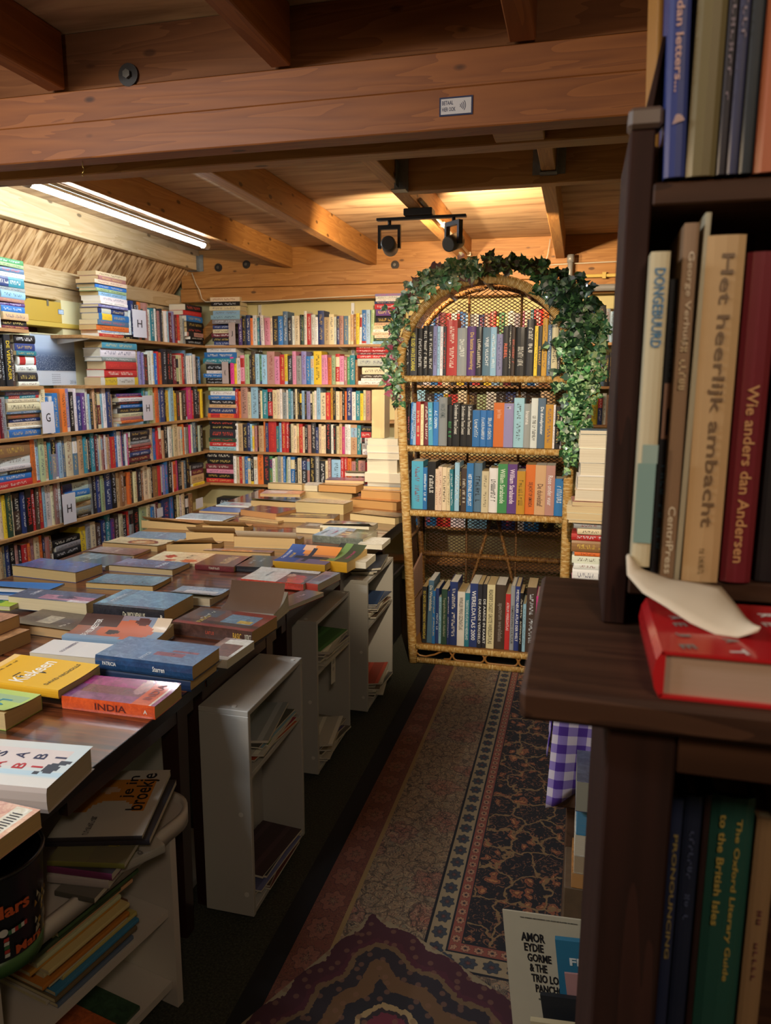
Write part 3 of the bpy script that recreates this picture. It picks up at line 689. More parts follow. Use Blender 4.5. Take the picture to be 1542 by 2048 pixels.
brow(1, 459, 714, 'm1.8 y1.4 w2 p2 e2.2 k N2.3^ l2 E l2.6 d3.8^ p2.4 r2.4 y1.6 K2.4 p1.7^ g2.4 v2.4^ b2 l1.6 y3.8^ p1.5 p1.5 o1.6 e1.8 r2 p2.1 d1.5 E1.2 t2.4 n1.3_')
bstack(1, 711, 779, 'w r1.5 r1.4 R r1.5 s3.2', 43, 'red topped stack, right end of the second back shelf', z=.135); bstack(1, 718, 774, 'c2.6 N1.5 w w1.5', 33, 'cream topped low stack, right end of the second back shelf')
brow(1, 830, 1110, 'k2 w2 b2 r1 c2 K2 g2 B2 P2 k1 w2 l2 e1 R2 k2 c2 b2 w1 n2 a2')
brow(1, 1160, 1240, 'c2 w1 w1 c1 w1 r2.4^ k.5 u2^ K2 k1 w2 R2')
bstack(2, 412, 470, 'e w1.4 b1.3 K1.4 a B1.7 o1.3', 55, 'stack at the left end of the third back shelf')
brow(2, 469, 739, 'r1.6 o1.4 d4^ c1.8 l4^ N1.4 c1 t3 r2.6 c2.4 c1.8 w1.3 g2.4 w t1.3 l1.3 k c1.3 k1.2 k1.3 l1.5 k v2 k c1.3 w l2^ c3 r2.4 z1.6^ k1.4^ c2 a1.3 k1.4 o1 B2.8^ w2 t2.2 y1.6 c1.3 d2.4')
brow(2, 830, 1110, 'l2 k2 b2 w1 r2 c2 N2 e2 w2 K2 B2 g2 k3 c2 a1')
brow(2, 1168, 1240, 'w4 y3.2^ B2.2 w2 a2 g2 k1 r2')
bstack(3, 417, 472, 'k k K2 G r l', 54, 'dark stack at the left end of the fourth back shelf')
brow(3, 469, 724, 'w1.6 a2.6 K2.6 B1.5 l1.3 y1 d1.5 k a2.8 o1^ B1.6 r4.4^ t1.4 l1.4 r2.3^ r1.8^ k c1.5 c1.7 a1.3 r1.9 c1.3 k1.6 d1.7 K2.4^ B1.5 c1.6 c1.4 c k2.6^ w1.5 k1.3 c1.6 a1.5 m1.4 w1.9 w1.4 a3.2 t2 K1')
bstack(3, 722, 742, 'K r w g w', 55, 'stack at the right end of the fourth back shelf')
bstack(4, 409, 465, 'k1.4 k1.3 R1.2 p k1.2 r', 55, 'black and red stack, left end of the fifth back shelf')
brow(4, 465, 745, 'w1.6 c1.6 r1.8 c b2 c1.7 k1.7 w2 o3^ K3.6^ E1.6 w1.6 e g2 c1.3 b1.3 e w1.6 b2.3 k1.3 c2.3 K2.8 d1.6 k3^ g2^ K3.3 c1.3 d1.6 l5 r1.7^ r1.8^ o2 d2.3 G1.3 d3.6 r4')
brow(4, 830, 1110, 'k2 b2 r2 l2 w1 k3 l2 w2 P1 b1 k2 c1'); brow(5, 830, 1110, 'b3 r2 w2 l3 k2 B2 w1 b2 k2', h=.22); brow(4, 1160, 1235, 'w2 k2 r2 b2')
bstack(5, 432, 500, 'k3 w2 c1.6', 32, 'stack low in the corner on the sixth back shelf'); brow(5, 505, 700, 'k2 w2 c1 b2 r2 k2 g2 w2 n2 k2')
# --- left wall, top shelf down
lrow(0, 0, 6, 'l3', where='top left wall shelf, before the gap'); lrow(0, 6, 14, 'w2^', h=.21, where='top left shelf beside the near stack')
lstack(0, 15, 66, 'E1.3 e u1.4 w1.2 t2.6 g l2 d P1 b1.7 a2.1 k1.5 R.8', 122, 'tall stack before the gap, top left shelf', force=True)
lstack(0, 205, 266, 'c1.3 d1.3 c1.2 b1.3 e l1.3 w1.5 w1 v1 B1.8 b2 u1.6 o1.6 w r1', 117, 'tall stack past the gap, top left shelf', force=True)
lrow(0, 262, 379, 'B2^ w1.5_ B2^ K2^ g1 o2^ G2 d2.4^ w2.3 t3 w1.2 k d2 K c2.4 w1.3 l1.2 o1 R2.6 v1.6 R1.7 r2.3 s3 g2.3_')
lstack(0, 380, 412, 'k2 r1.6 b2 k2 k1.5 d1.4 k k1.6', 75, 'dark stack at the far end, top left shelf')
lrow(1, 0, 42, 'k3^ k1.5 K2.6^ N1.6', h=.23, where='second left shelf, before the gap', force=True, titles={2: ('DE VERRADER', 'e0c22c', .5, .75)})
lstack(1, 44, 84, 'k2 B1.8 t1.1 w2.2 w1.8 K2.2 w1.1', 92, 'stack beside the calendar, second left shelf', force=True, titles={3: ('Vince Lok', '22222a', .55, .6)})
lstack(1, 214, 281, 'l1 k2 q1.5 w2 g1 r1.8 r1.8 s1.8', 104, 'stack past the calendar, second left shelf', force=True)
lrow(1, 281, 409, 'c1.3^ v1.6 v1.2 N2.4 w1.6 w1.3 b1.6 r1.4 o2 K2.4^ k2.2^ k1.6^ R2 e1.5 c1.8 r1 R1.2 u1.2^ w1.2 w1.2 w1 l1.4 w1.5 K1.3 b2.4')
lrow(2, 0, 20, 'r2.4 R1.4 g3.2', where='third left shelf before the stack', force=True)
lstack(2, 22, 88, 'l1 v1.3 t1 c1.2 c2.8 u.8 n1.5 B1.2 c1.3 w.9 b2.4', 88, 'stack before the G card, third left shelf', force=True)
lrow(2, 89, 234, 'c3^ b1.5 w1.4 b2.8 n1.4 o3^ v2.2^ k2.2 w1.2^ B2.6 P2.4 w1.4^ l1 K2_ a1.3^ N1.6^ R2.3^ l1.2 w2.2^ B2.6^ w.8 n.8', where='third left shelf between G and H cards')
lstack(2, 243, 291, 'P1.5 r.6 w2 K1.4 b1.9 K2.6 c2 d1.8 o1.2 l1.5', 61, 'purple topped stack, third left shelf')
lrow(2, 292, 411, 't2^ l1.5 e2.4^ c1.2 o2^ u1.2 B2.6^ k1 y2 l2.4^ y1.2 y1.4 N2.2 c1.2 N2 R1.3 m3.4^ r1 K3^ k1 n1.4 y1.3')
lstack(3, -30, 66, 'n3.2 w2.3 w1.2 K1 b1.7 r1.7', 80, 'stack at the near end, fourth left shelf', force=True)
lrow(3, 66, 262, 'o2.4^ w1 l1.6^ e3^ a2 t1.7 g3^ v1.2 l2 w.6 u1.7 c4.6^ u3 a3.4 t2.4 c1 K1.5 t2.6^ R1.8 l1.6 c1 d1.4 R1 w1.2 a1.8 d1.6 r2.8 b2.3^ w2.6 p1.2 B2^ w.9 m1.2')
lstack(3, 263, 306, 'K2.4 K2 g1.3 d1.3 r1.3 R.8 B2.2 R2.2 k1', 63, 'dark stack with red labels, fourth left shelf')
lrow(3, 307, 412, 'c2 b2 r1 r2^ a1.4 k2.6^ w2.3 t1.2 c3^ c1.7 c1.4 o1.5 w1 g2 R1 m1.3 w1 u2.4^ K2.2 s1.3 k2')
lrow(4, 0, 130, 'c1.6 y2 G3 c1.4 N4.4 B2.4 k3.6 r2.3 N2 r2.8^ l1.8 w3.8^ c2.2 d2.4 w1.8^ k1.6', h=.235, where='fifth left shelf before the H card', force=True, titles={6: ('MALZIEMER', 'c93a34', .45, .6)})
lstack(4, 132, 184, 's2.4 b1.8 e1.7 a1.6 g2.2 k.9', 69, 'stack behind the H card, fifth left shelf', force=True)
lrow(4, 184, 385, 'g1.5 K1.8^ B2 e1.6 c1 B3.4^ k2.4^ a2 n1.8 a2.4 o1.5 N2 c1.7 k1 K2.2 n1.2 c2.6^ c1.8 K2 n2.6 r2 s1 v1.3 b2.4 k2.8^ w.8 o1.8 m2.2 K1.3 k1.6 a1 u1.8 k2.6^', h=.22)
lstack(4, 388, 412, 'K2 R2 a3 y1', 43, 'far corner stack, fifth left shelf')
lrow(5, -5, 105, 'a2 g1.5 B2 k2.8 d1.5 K1.7 r2.4 o2 d2.2 c2.6 o2 N1.2 d2 n1.5', where='sixth left shelf behind the table', force=True)
lstack(5, 107, 163, 'k2 g1.7 K2 k2.2 k1.7', 56, 'dark stack, sixth left shelf', force=True)
lrow(5, 164, 390, 'y2.2 g1.5 c2 N2.4 B1.8 t2.4^ P1.4 N2 c1.6 K2.2 r1 g2 k3 e3 c2 b2 w1 R1.5 c2 B4 b2^ k1.6 c2^ w1.5 c2^ k2 n2')
lrow(6, 60, 300, 'k3 c2 b2 r2 w2 g2 n2 K3 t2 k2 B3 w2', h=.2)

# letter cards, calendar, yellow box
def lcard(i, pa, pb, pt, pbm, s, label, lean=0.0, out=.004):
    a, b = ly_(pa), ly_(pb); py = (pt+pbm)/2; p0 = U((pa+pb)/2, py, 'x', XF+out); hh = (pbm-pt)*dist(p0)*.97/FPX
    xa = V((-lean, 1, 0)); card('letter_card', label, 'card', p0, xa, (0, 0, 1), b-a, hh, [(s, 0, 0, (b-a)*.36, hh*.28)], group='alphabet cards on the shelves')
lcard(0, 266, 293, 622, 673, 'H', 'white card with letter H, topmost on the left wall'); lcard(2, 84, 109, 806, 864, 'G', 'white card with letter G before blue books', out=.006)
lcard(2, 286, 306, 792, 840, 'H', 'tilted white card with letter H beside the purple topped stack', out=.006); lcard(4, 126, 152, 988, 1045, 'H', 'white card with letter H over a stack low on the left wall', out=.02)
lcard(5, 392, 406, 996, 1016, '', 'small blank white card near the corner, sixth left shelf', out=.004)
lcard(5, 314, 326, 1016, 1034, '', 'small tilted blank card on the sixth left shelf', out=.004)
for i, (pa, pb, pt, pbm, s) in enumerate([(461, 474, 638, 685, 'J'), (445, 458, 727, 769, 'K')]):
    a, b = bx_(pa), bx_(pb); c = V(((a+b)/2, YF-.003, ZS[i]+.085)); card('letter_card', f'grey card with letter {s} on the {NUMW[i]} back wall shelf', 'card', c, (1, 0, 0), (0, 0, 1), b-a, .165, [(s, 0, 0, .014, .04)], 'a89a98', group='alphabet cards on the shelves')
def lw(px, py, x): return U(px, py, 'x', x)
T = thing('wall_calendar', lw(118, 770, XW+.004), 'wall calendar for 2016 with a misty blue water picture', 'calendar')
a = lw(78, 760, XW)[1]-.05; b = lw(149, 720, XW)[1]; z0, z1, zm = 1.5, 1.79, 1.585; X = XW+.004
mb = MB(); mb.box((XW+.001, a, z0), (X, b, z1)); mb.build('back_page', simple('cal_white', 'c3cbd6', .5), T)
def calmat():
    m, nt, bb = newmat('calendar_photo'); L = nt.links; tc = N(nt, 'ShaderNodeTexCoord'); sp = N(nt, 'ShaderNodeSeparateXYZ'); L.new(tc.outputs['Object'], sp.inputs[0])
    r = ramp(nt, [(0, hx('3b5274')), (.35, hx('43597c')), (.5, hx('7b92b4')), (.62, hx('a9bdd8')), (1, hx('b9cbe0'))]); L.new(mth(nt, 'MULTIPLY', mth(nt, 'SUBTRACT', sp.outputs[2], zm-z0), 1/(z1-zm)), r.inputs[0])
    nz = N(nt, 'ShaderNodeTexNoise'); setin(nz, Scale=160, Detail=2); L.new(tc.outputs['Object'], nz.inputs['Vector'])
    f = mth(nt, 'MULTIPLY', mth(nt, 'GREATER_THAN', nz.outputs['Fac'], .58), mth(nt, 'LESS_THAN', sp.outputs[2], zm-z0+.09))
    L.new(mix(nt, mth(nt, 'MULTIPLY', f, .5), r.outputs[0], hx('c2d2e6')), bb.inputs['Base Color']); setin(bb, Roughness=.35); return m
mb = MB(); mb.box((X, a, zm), (X+.001, b, z1-.006)); mb.build('picture', calmat(), T)
mb = MB()
for q in range(7):
    for w_ in range(5): mb.box((X+.0002, a+.16+q*.011, z0+.012+w_*.012), (X+.0006, a+.164+q*.011, z0+.018+w_*.012))
mb.build('date_grid', ink('6a6f7c'), T)
lettering('year', T, '2016', plane_fn((X+.0012, b-.035, z0+.018), (0, 1, 0), (0, 0, 1)), .055, .02, '6f7786')
mb = MB()
for q in range(44): y = a+.01+q*(b-a-.02)/43; mb.tube([(X-.001, y, z1-.006), (X+.003, y, z1-.002), (X-.001, y, z1+.003)], .0008, 4)
mb.build('spiral_binding', simple('wire_dark', '4a4c52', .3, .8), T)
T = thing('storage_box', (XW-.05, 3.9, 1.865), 'yellow cardboard box with a small sticker above the calendar', 'box')
mb = MB(); mb.box((XW-.14, 3.60, 1.865), (XW-.0005, 4.1, 1.985), bev=.003); mb.build('box_body', simple('yellow_board', 'b99a3a', .6), T)
mb = MB(); mb.box((XW, 3.64, 1.98), (XW+.02, 3.66, 1.984)); mb.box((XW, 3.825, 1.955), (XW+.003, 3.84, 1.99)); mb.build('clip', simple('clip_grey', '6a6455', .5), T)
mb = MB(); mb.box((XW-.14, 3.5, 1.838), (XW+.012, 4.1, 1.8635)); tag(mb.build('ledge', simple('yellow_ledge', 'c2a849', .6)), 'yellow painted ledge under the yellow box', 'ledge')
c = V((XW+.0006, 3.945, 1.93)); r = card('payment_sticker', 'tiny blue and white payment sticker on the yellow box', 'sticker', c, (0, 1, 0), (0, 0, 1), .05, .028, [('BETAAL', -.011, .006, .018, .005), ('HIER OOK', -.01, -.004, .021, .005)], 'b9d0e4', '27467c', inkc='1d3d77')
waves(r, c+V((0, .004, 0)), (0, 1, 0), (0, 0, 1), .0032, 3, '1c2348')
mb = MB(); mb.box((XW+.0, 4.12, 1.845), (XW+.02, 4.35, 2.0)); mb.box((XW, 4.215, 1.3), (XW+.02, 4.4, 1.78)); tag(mb.build('folder', simple('pale_folder', 'b9b394', .7)), 'pale folders standing upright against the wall beside the stack', 'folder')
# ================================================================ TABLES
def tablemat():
    m, nt, b = newmat('rosewood_top'); L = nt.links; tc = N(nt, 'ShaderNodeTexCoord')
    mp = N(nt, 'ShaderNodeMapping'); mp.inputs['Scale'].default_value = (1, 14, 14); L.new(tc.outputs['Object'], mp.inputs[0])
    n1 = N(nt, 'ShaderNodeTexNoise'); setin(n1, Scale=3, Detail=5, Distortion=1); L.new(mp.outputs[0], n1.inputs['Vector'])
    r = ramp(nt, [(.35, hx('2a130b')), (.5, hx('5e2f18')), (.65, hx('7d4523'))]); L.new(n1.outputs['Fac'], r.inputs[0])
    L.new(r.outputs[0], b.inputs['Base Color']); setin(b, Roughness=.3, Coat_Weight=.8, Coat_Roughness=.06); return m
M_TT = tablemat(); M_TF = simple('dark_mahogany', '2c1513', .35, coat=.4, noise=.25, nscale=12); M_EDGE = simple('black_edge', '171214', .4)
TZ = .735; XT0, XT1 = -2.25, -.96
for i, (a, b, legs, lb) in enumerate([(.2, 1.745, (.3, 1.665), 'nearest one'), (1.755, 2.33, (1.80, 2.25), 'short one second from the front'), (2.34, 3.74, (2.43, 3.06), 'third from the front'), (3.75, 5.05, (3.80, 4.95), 'farthest one')]):
    T = thing('table', (-1.6, (a+b)/2, 0), f'dark brown table covered with books lying flat, {lb}', 'table', 'dark tables in a row')
    mb = MB(); mb.box((XT0, a, TZ-.028), (XT1-.004, b, TZ)); mb.build('tabletop', M_TT, T)
    mb = MB(); mb.box((XT1-.0038, a, TZ-.03), (XT1, b, TZ+.0005), bev=.0012); mb.build('edge_band', M_EDGE, T)
    for x in (XT1-.05, XT0+.03):
        mb = MB(); mb.box((x, a+.02 if i else 1.2, TZ-.085), (x+.022, b-.02, TZ-.0285)); mb.build('apron', M_TF, T)
    for y in legs:
        for x in (XT1-.078, XT0+.03):
            mb = MB(); mb.hexa([(x+.006, y-.022, 0), (x+.046, y-.022, 0), (x+.046, y+.018, 0), (x+.006, y+.018, 0), (x, y-.028, TZ-.0285), (x+.052, y-.028, TZ-.0285), (x+.052, y+.024, TZ-.0285), (x, y+.024, TZ-.0285)]); mb.build('leg', M_TF, T)
def TB(label, a, b, zb, t, D, face, c1, c2, **k):
    if 'INDIA' not in label and 'silhouette' not in label: D *= 1.27
    TBL.append([label, U(*a, 'z', TZ+zb), U(*b, 'z', TZ+zb), t, D, face, c1, c2, k])
TBL = []
TAN = 'c9a66c'; CR = 'd3c29a'
G_T = 'books lying flat on the tables'
# --- nearest books
p = U(80, 1652, 'z', TZ); TBn = lambda *a, **k: flatbook(*a, **k)
TBn('peach book with a barcode, nearest on the table corner', p+V((-.24, -.13, .001)), p+V((-.0, -.145, .001)), .036, .14, 'S', 'd9a98e', 'c7a6a4', page='c9a46a', art=[('r', .3, .05, .95, .2, 'd9d3c0'), ('e', .55, .5, .25, .12, '4a4f78'), ('e', .2, .3, .2, .1, '59506e'), ('e', .5, .75, .3, .1, '54567c')], texts=[('|||||||||', .62, .12, .06, .022, '26242c')], grid=(30, 40))
TB('thick white hardcover with red and black letters and a bird silhouette', (-160, 1604), (98, 1628), 0, .052, .165, 'S', 'c9d3d2', 'd6cfc4', spine='b9ada6', page='b5a48a', hard=True, grid=(30, 44),
   art=[('r', .4, .1, .82, .9, 'd8c9c2'), ('r', .0, 0, .2, 1, 'd9d4cb'), ('r', .22, .0, .34, 1, 'b6cdd6'), ('e', .42, .13, .13, .055, '343a46'), ('e', .56, .07, .05, .05, '343a46'), ('e', .3, .21, .05, .03, '343a46')],
   texts=[('S', .66, .63, .022, .024, '24284a'), ('A', .66, .46, .024, .024, '24284a'), ('B', .66, .3, .022, .024, '24284a'), ('I', .66, .14, .006, .024, '24284a'), ('A', .42, .55, .024, .024, 'b3262e'), ('B', .42, .38, .022, .024, 'b3262e'), ('I', .42, .24, .006, .024, 'b3262e')], mat=M_COVER)
TB('purple and orange paperback titled INDIA at the table edge', (125, 1417), (311, 1440), 0, .034, .128, 'S', '8f3a66', '7b4a78', spine='d2501e', curl=14, s0=.55, prof='l', page=TAN, mat=M_GLOSS, grid=(30, 44),
   art=[('r', .62, .3, 1, 1, '93306e'), ('r', .3, .25, .62, .9, '7a4250'), ('r', 0, .06, 1, .24, 'cf5222'), ('r', 0, .045, 1, .058, 'e0c9b0'), ('r', 0, .242, 1, .255, 'e0c9b0'), ('e', .7, .32, .3, .07, 'b98a8a')],
   texts=[('INDIA', .55, .155, .085, .022, '6f1f14')], stext=[('INDIA', .53, .086, .5, '5c1a10'), ('A', .9, .01, .3, 'e8e0d0')])
TB('lower of two stacked dark blue hardcovers beside the INDIA book', (190, 1360), (383, 1384), 0, .034, .15, 'S', '24406a', '24406a', spine='182b4a', page=TAN, hard=True)
TB('glossy blue hardcover with white spine lettering, upper of two stacked beside INDIA', (193, 1337), (387, 1362), .035, .04, .15, 'S', '4d7196', '6d8fb0', spine='1d4067', page=TAN, hard=True, mat=M_GLOSS, grid=(24, 30), art=[('r', .3, .2, .45, .5, '8a4a5a'), ('r', .5, .1, .6, .35, '8a4a5a')],
   texts=[('PATRICIA', .22, .55, .05, .012, 'aebccb')], stext=[('PATRICIA', .15, .042, .26, 'e4e4e0'), ('Sterren', .66, .036, .36, 'e4e4e0')])
TB('green paperback with blue letters, its cover curling, before the yellow one', (-170, 1432), (12, 1462), 0, .04, .17, 'P', 'a9c25a', 'b9cf72', curl=13, s0=.2, prof='r', page='c3aa74', mat=M_COVER, grid=(20, 30), art=[('r', .2, .6, .5, .95, '9fb98a')], texts=[('LA', .62, .8, .05, .03, '2a88a0')])
TB('yellow paperback by the green one, white script title and black figures', (-62, 1372), (118, 1398), .028, .022, .13, 'S', 'e9b524', 'e6ae22', curl=7, s0=.4, page='cdb27c', spine='d8a020', mat=M_COVER, grid=(40, 50), art=[('e', .28, .56, .035, .05, '201a14'), ('e', .33, .63, .09, .012, '201a14'), ('e', .52, .42, .03, .035, '201a14'), ('r', .3, .93, 1, 1, 'ecc27a')],
   texts=[('Kiekeen', .5, .52, .13, .045, 'f4efe2'), ('DAVID NICHOLLS', .52, .2, .13, .012, '2c2418'), ('~16', .45, .86, .11, .007, '4a3818')])
TB('small white paperback poking out behind the blue hardcovers', (395, 1330), (455, 1338), 0, .026, .13, 'S', 'd9d4c6', '7a4a34', page='d6cfb8', art=[('r', .1, 0, .9, .8, 'd9d4c6'), ('r', .15, .1, .7, .75, '6b3f2e')])
TB('white paperback lettered DE ZON GAAT DOOD behind the yellow one', (60, 1322), (212, 1336), 0, .026, .15, 'P', 'ddd6cf', 'e2dcd4', page='d0c4a8', grid=(10, 12), mat=M_COVER, texts=[('DE ZON', .3, .35, .05, .011, '8a8290'), ('GAAT DOOD', .5, .35, .07, .011, '8a8290')])
TB('paperback with a curled brown cover, orange face and title DE HEELMEESTER', (125, 1290), (305, 1304), .005, .03, .12, 'S', '7a92a8', '9a5a3a', curl=34, s0=.3, page='cdb98a', mat=M_COVER, grid=(26, 36), art=[('r', .55, 0, 1, .18, 'd9bfa0'), ('e', .45, .42, .42, .3, 'c0603a'), ('r', .6, .55, 1, 1, '4a2c22'), ('e', .85, .3, .12, .08, '5a2c22'), ('e', .4, .55, .12, .07, '33201c'), ('r', 0, .4, .15, 1, '8296aa')],
   texts=[('DE HEELMEESTER', .48, .8, .105, .02, 'e6e2da')])
TB('thick paperback lettered De WOLVENLUS on its dark spine', (188, 1236), (330, 1250), 0, .05, .15, 'S', '6f9db8', '86b0c8', spine='2a2a30', page='b9a070', mat=M_GLOSS, grid=(20, 26), art=[('r', 0, .78, 1, .9, '7c98aa'), ('r', .0, 0, .12, 1, '56707f')],
   texts=[('WOLVENLUS', .45, .85, .09, .014, 'c4d2dc')], stext=[('De WOLVENLUS', .58, .085, .34, 'ded6b8'), ('B', .96, .008, .3, 'ded6c8')])
TB('paperback with slate and pink cover and thick cream page edges', (18, 1217), (174, 1232), .012, .044, .135, 'P', '4c5a74', '58627c', page=CR, grid=(20, 28), mat=M_ART, art=[('r', .45, .35, .9, 1, 'b07c90'), ('e', .6, .65, .16, .12, '4a4660'), ('r', .8, .75, 1, 1, 'd9cfd0')], texts=[('BALDACCI', .42, .2, .045, .018, 'd5d8e0'), ('DAVID', .25, .2, .03, .01, 'd5d8e0')])
TB('dark brown covered book slipping out below the slate and pink one', (10, 1262), (150, 1282), 0, .024, .13, 'P', '5a4b40', '3c302a', curl=12, s0=.5, page='b79260', grid=(18, 24), art=[('r', .3, .3, .7, .5, 'a89c86')], texts=[('~9', .7, .7, .05, .012, 'd8d0c0')])
p = U(85, 1290, 'z', TZ)
TBn('tan page block on the left, lower of two with cut edges facing the aisle', p+V((-.33, -.1, 0)), p+V((-.06, -.12, 0)), .042, .13, 'P', 'b98a5c', 'a87a50', page='b58c54')
TBn('tan paperback on the left, upper of two with cut edges facing the aisle', p+V((-.36, -.1, .043)), p+V((-.10, -.11, .043)), .04, .13, 'P', '9a6a5a', 'b98a6a', page='c39a60', curl=5)
TB('lime green patterned book at the left edge', (-80, 1215), (20, 1222), .02, .015, .13, 'P', 'b9c832', 'a6bd3c', page='c6c09a', grid=(12, 14), art=[('e', .3, .6, .3, .1, '3c7a38'), ('e', .7, .6, .3, .08, '3c7a38')], mat=M_COVER)
TB('white paged book with a bright blue cover curling up at the left', (-110, 1195), (58, 1203), 0, .02, .125, 'P', '1e64a8', '1e64a8', curl=-0.01, page='d8d2c8')
TB('blue sheet like cover lifting over white pages at the left', (-70, 1182), (96, 1188), .022, .008, .09, 'P', '1f66aa', '2970b4', curl=22, s0=.1, prof='l', page='d8d2c8', mat=M_COVER)
TB('thick tan paged paperback with a blue violet cover lifting at left', (26, 1152), (152, 1166), .0, .04, .125, 'P', '5b6ea6', '54689e', curl=9, s0=.4, prof='l', page='c6aa70', grid=(12, 14), mat=M_GLOSS)
TB('slate landscape hardcover with a thin white rim', (118, 1132), (212, 1142), 0, .02, .16, 'S', '50606a', '6a7880', spine='cfd0cc', page='b9ab88', mat=M_GLOSS, hard=True, grid=(14, 18), art=[('r', .5, .5, .9, .9, '8a9aa2')], texts=[('~8', .35, .6, .06, .014, 'd8d8d4')])
TB('book with mauve brown cover curling at its left corner', (165, 1112), (268, 1118), 0, .012, .12, 'P', '9a8c88', '7a4c44', curl=16, s0=.4, prof='l', page='c9a878', grid=(12, 16), texts=[('~9', .5, .5, .08, .02, 'd8ccc0')])
TB('paperback with a blue pink cover and big pale capitals', (218, 1142), (345, 1152), .0, .022, .13, 'P', '8a8aa6', '5b7694', curl=6, s0=.3, page='c9b080', grid=(18, 24), mat=M_GLOSS, texts=[('LEE', .3, .7, .035, .02, 'd6dade'), ('CHILD', .62, .7, .055, .02, 'd6dade')])
TB('paperback with sky blue sea cover in front of the blue pink one', (172, 1176), (306, 1184), 0, .018, .12, 'P', '6f93a6', '7aa2b0', curl=6, s0=.3, page='c9a868', grid=(14, 18), mat=M_GLOSS)
TB('cream book with red heart drawings on its cover', (288, 1128), (398, 1134), .0, .014, .15, 'P', 'dccda6', 'd9b48a', page='cdb98a', grid=(18, 22), mat=M_ART, art=[('e', .45, .3, .15, .1, 'b0402e'), ('e', .8, .75, .14, .14, 'cf6a3a'), ('e', .8, .4, .08, .1, 'b85a40')], texts=[('~6', .4, .65, .06, .025, 'a89878')])
TB('paperback with an oval old portrait on a cream cover', (205, 1096), (315, 1104), 0, .024, .12, 'P', 'c4b48a', 'c9b892', curl=7, s0=.4, page=TAN, grid=(22, 30), mat=M_ART, art=[('e', .55, .6, .36, .26, '7a3a30'), ('e', .55, .6, .26, .2, 'b98a5a'), ('e', .55, .55, .14, .1, 'cdb48a')])
TB('slate blue covered book behind the oval portrait one', (250, 1079), (366, 1084), 0, .012, .12, 'S', '6a8094', '768c9c', page='c9b080', grid=(10, 12), texts=[('~7', .5, .5, .09, .02, 'b9c8d4')])
TB('tan paged book with its cover curling high at the left corner', (283, 1056), (392, 1062), 0, .028, .125, 'P', 'b08454', 'a8703c', curl=42, s0=.35, prof='l', page=TAN, inside='b08a5c', grid=(16, 16))
TB('tan book with lifted cover, third row, left of the mandala one', (333, 1103), (424, 1107), 0, .026, .12, 'P', 'b89468', 'b08a60', curl=48, s0=.2, prof='r', page=TAN, inside='b39468')
TB('tan book with lifted cover in the row behind, left half', (372, 1081), (468, 1084), 0, .024, .12, 'P', 'a88458', 'a88458', curl=44, s0=.2, page=TAN, inside='a98a60')
TB('tan book with lifted cover in front of the small blue hardcover', (405, 1066), (488, 1069), .0, .024, .12, 'P', 'b08c60', 'c08a4a', curl=40, s0=.2, page=TAN, inside='b5976c')
TB('thin pale grey hardcover lying flat near the far books', (352, 1040), (445, 1046), .004, .012, .13, 'S', '9fb0ba', 'a8b6be', spine='d9d9d4', page='cdb98a', hard=True, grid=(10, 12), texts=[('~12', .5, .5, .08, .02, '5a6a78')])
TB('book with a bright blue cover near the table far left', (398, 1026), (478, 1030), 0, .014, .12, 'P', '3a62a8', '5a8ac8', page='c9a878', grid=(10, 12), mat=M_GLOSS)
TB('open white leaflet by the bright blue book', (432, 1013), (498, 1016), .0, .008, .11, 'S', 'd4cfc4', '9ac0d0', page='d8d0bc', grid=(10, 10), art=[('r', .3, .3, .7, .7, 'b08a9a')])
TB('thick book with a dark maroon cover and tan pages', (481, 1031), (553, 1040), .012, .036, .145, 'P', '4a2228', '552a30', page='b98048', grid=(12, 14), mat=M_GLOSS, texts=[('~7', .5, .5, .07, .016, 'c9a88a')])
TB('tan paged book lying under the maroon one', (478, 1040), (556, 1048), 0, .012, .15, 'P', 'b99a6a', 'b99a6a', page=TAN)
TB('very thick cream paged book right of the maroon one', (591, 1024), (687, 1030), 0, .062, .13, 'P', 'cbb48a', 'd4c6a8', page='c9b078', curl=4)
TB('cream paged book with white top behind the very thick one', (602, 1000), (704, 1004), .0, .056, .13, 'P', 'c9bca4', 'd2b48a', page='c9b07c', curl=7)
TB('tan paged book with a curled green and purple cover', (502, 1013), (593, 1016), 0, .03, .12, 'P', '6a5a70', '7a8a9a', curl=22, s0=.2, prof='l', page=TAN, inside='8aa05a', grid=(16, 14), art=[('r', .3, .3, .8, .8, '4a3a40')])
TB('flat book with pink and white cover behind the green curled one', (520, 993), (600, 995), .05, .02, .12, 'P', 'c8b0b0', 'c87a5a', page=TAN, grid=(10, 10), art=[('r', .3, .2, .7, .6, 'c8c0d0')])
TB('cream paged book at the far left row end', (536, 978), (604, 981), .07, .04, .12, 'P', 'c9b48a', 'c9b48a', page='cdb582', curl=6)
TB('orange tan page block in the far middle', (637, 983), (712, 987), .065, .045, .13, 'P', 'b98a50', 'b08048', page='c08a48', curl=4)
TB('white paperback squeezed beside the orange tan block', (604, 985), (635, 986), .05, .05, .12, 'P', 'd8d4c8', 'd8d4c8', page='cfc6a8')
TB('thick orange tan book, lower of the right hand pair', (700, 1014), (793, 1022), .0, .05, .14, 'P', 'b07038', 'a86a38', page='bb8846', curl=4)
TB('thick orange tan book, upper of the right hand pair', (722, 996), (800, 1001), .05, .05, .14, 'P', 'b98048', 'b98048', page='b98a4a', curl=4)
TB('cream book with a black edge at the far right corner', (700, 1040), (790, 1050), 0, .034, .14, 'P', 'b9a070', '40302a', page='c9b07c', curl=9, s0=.3)
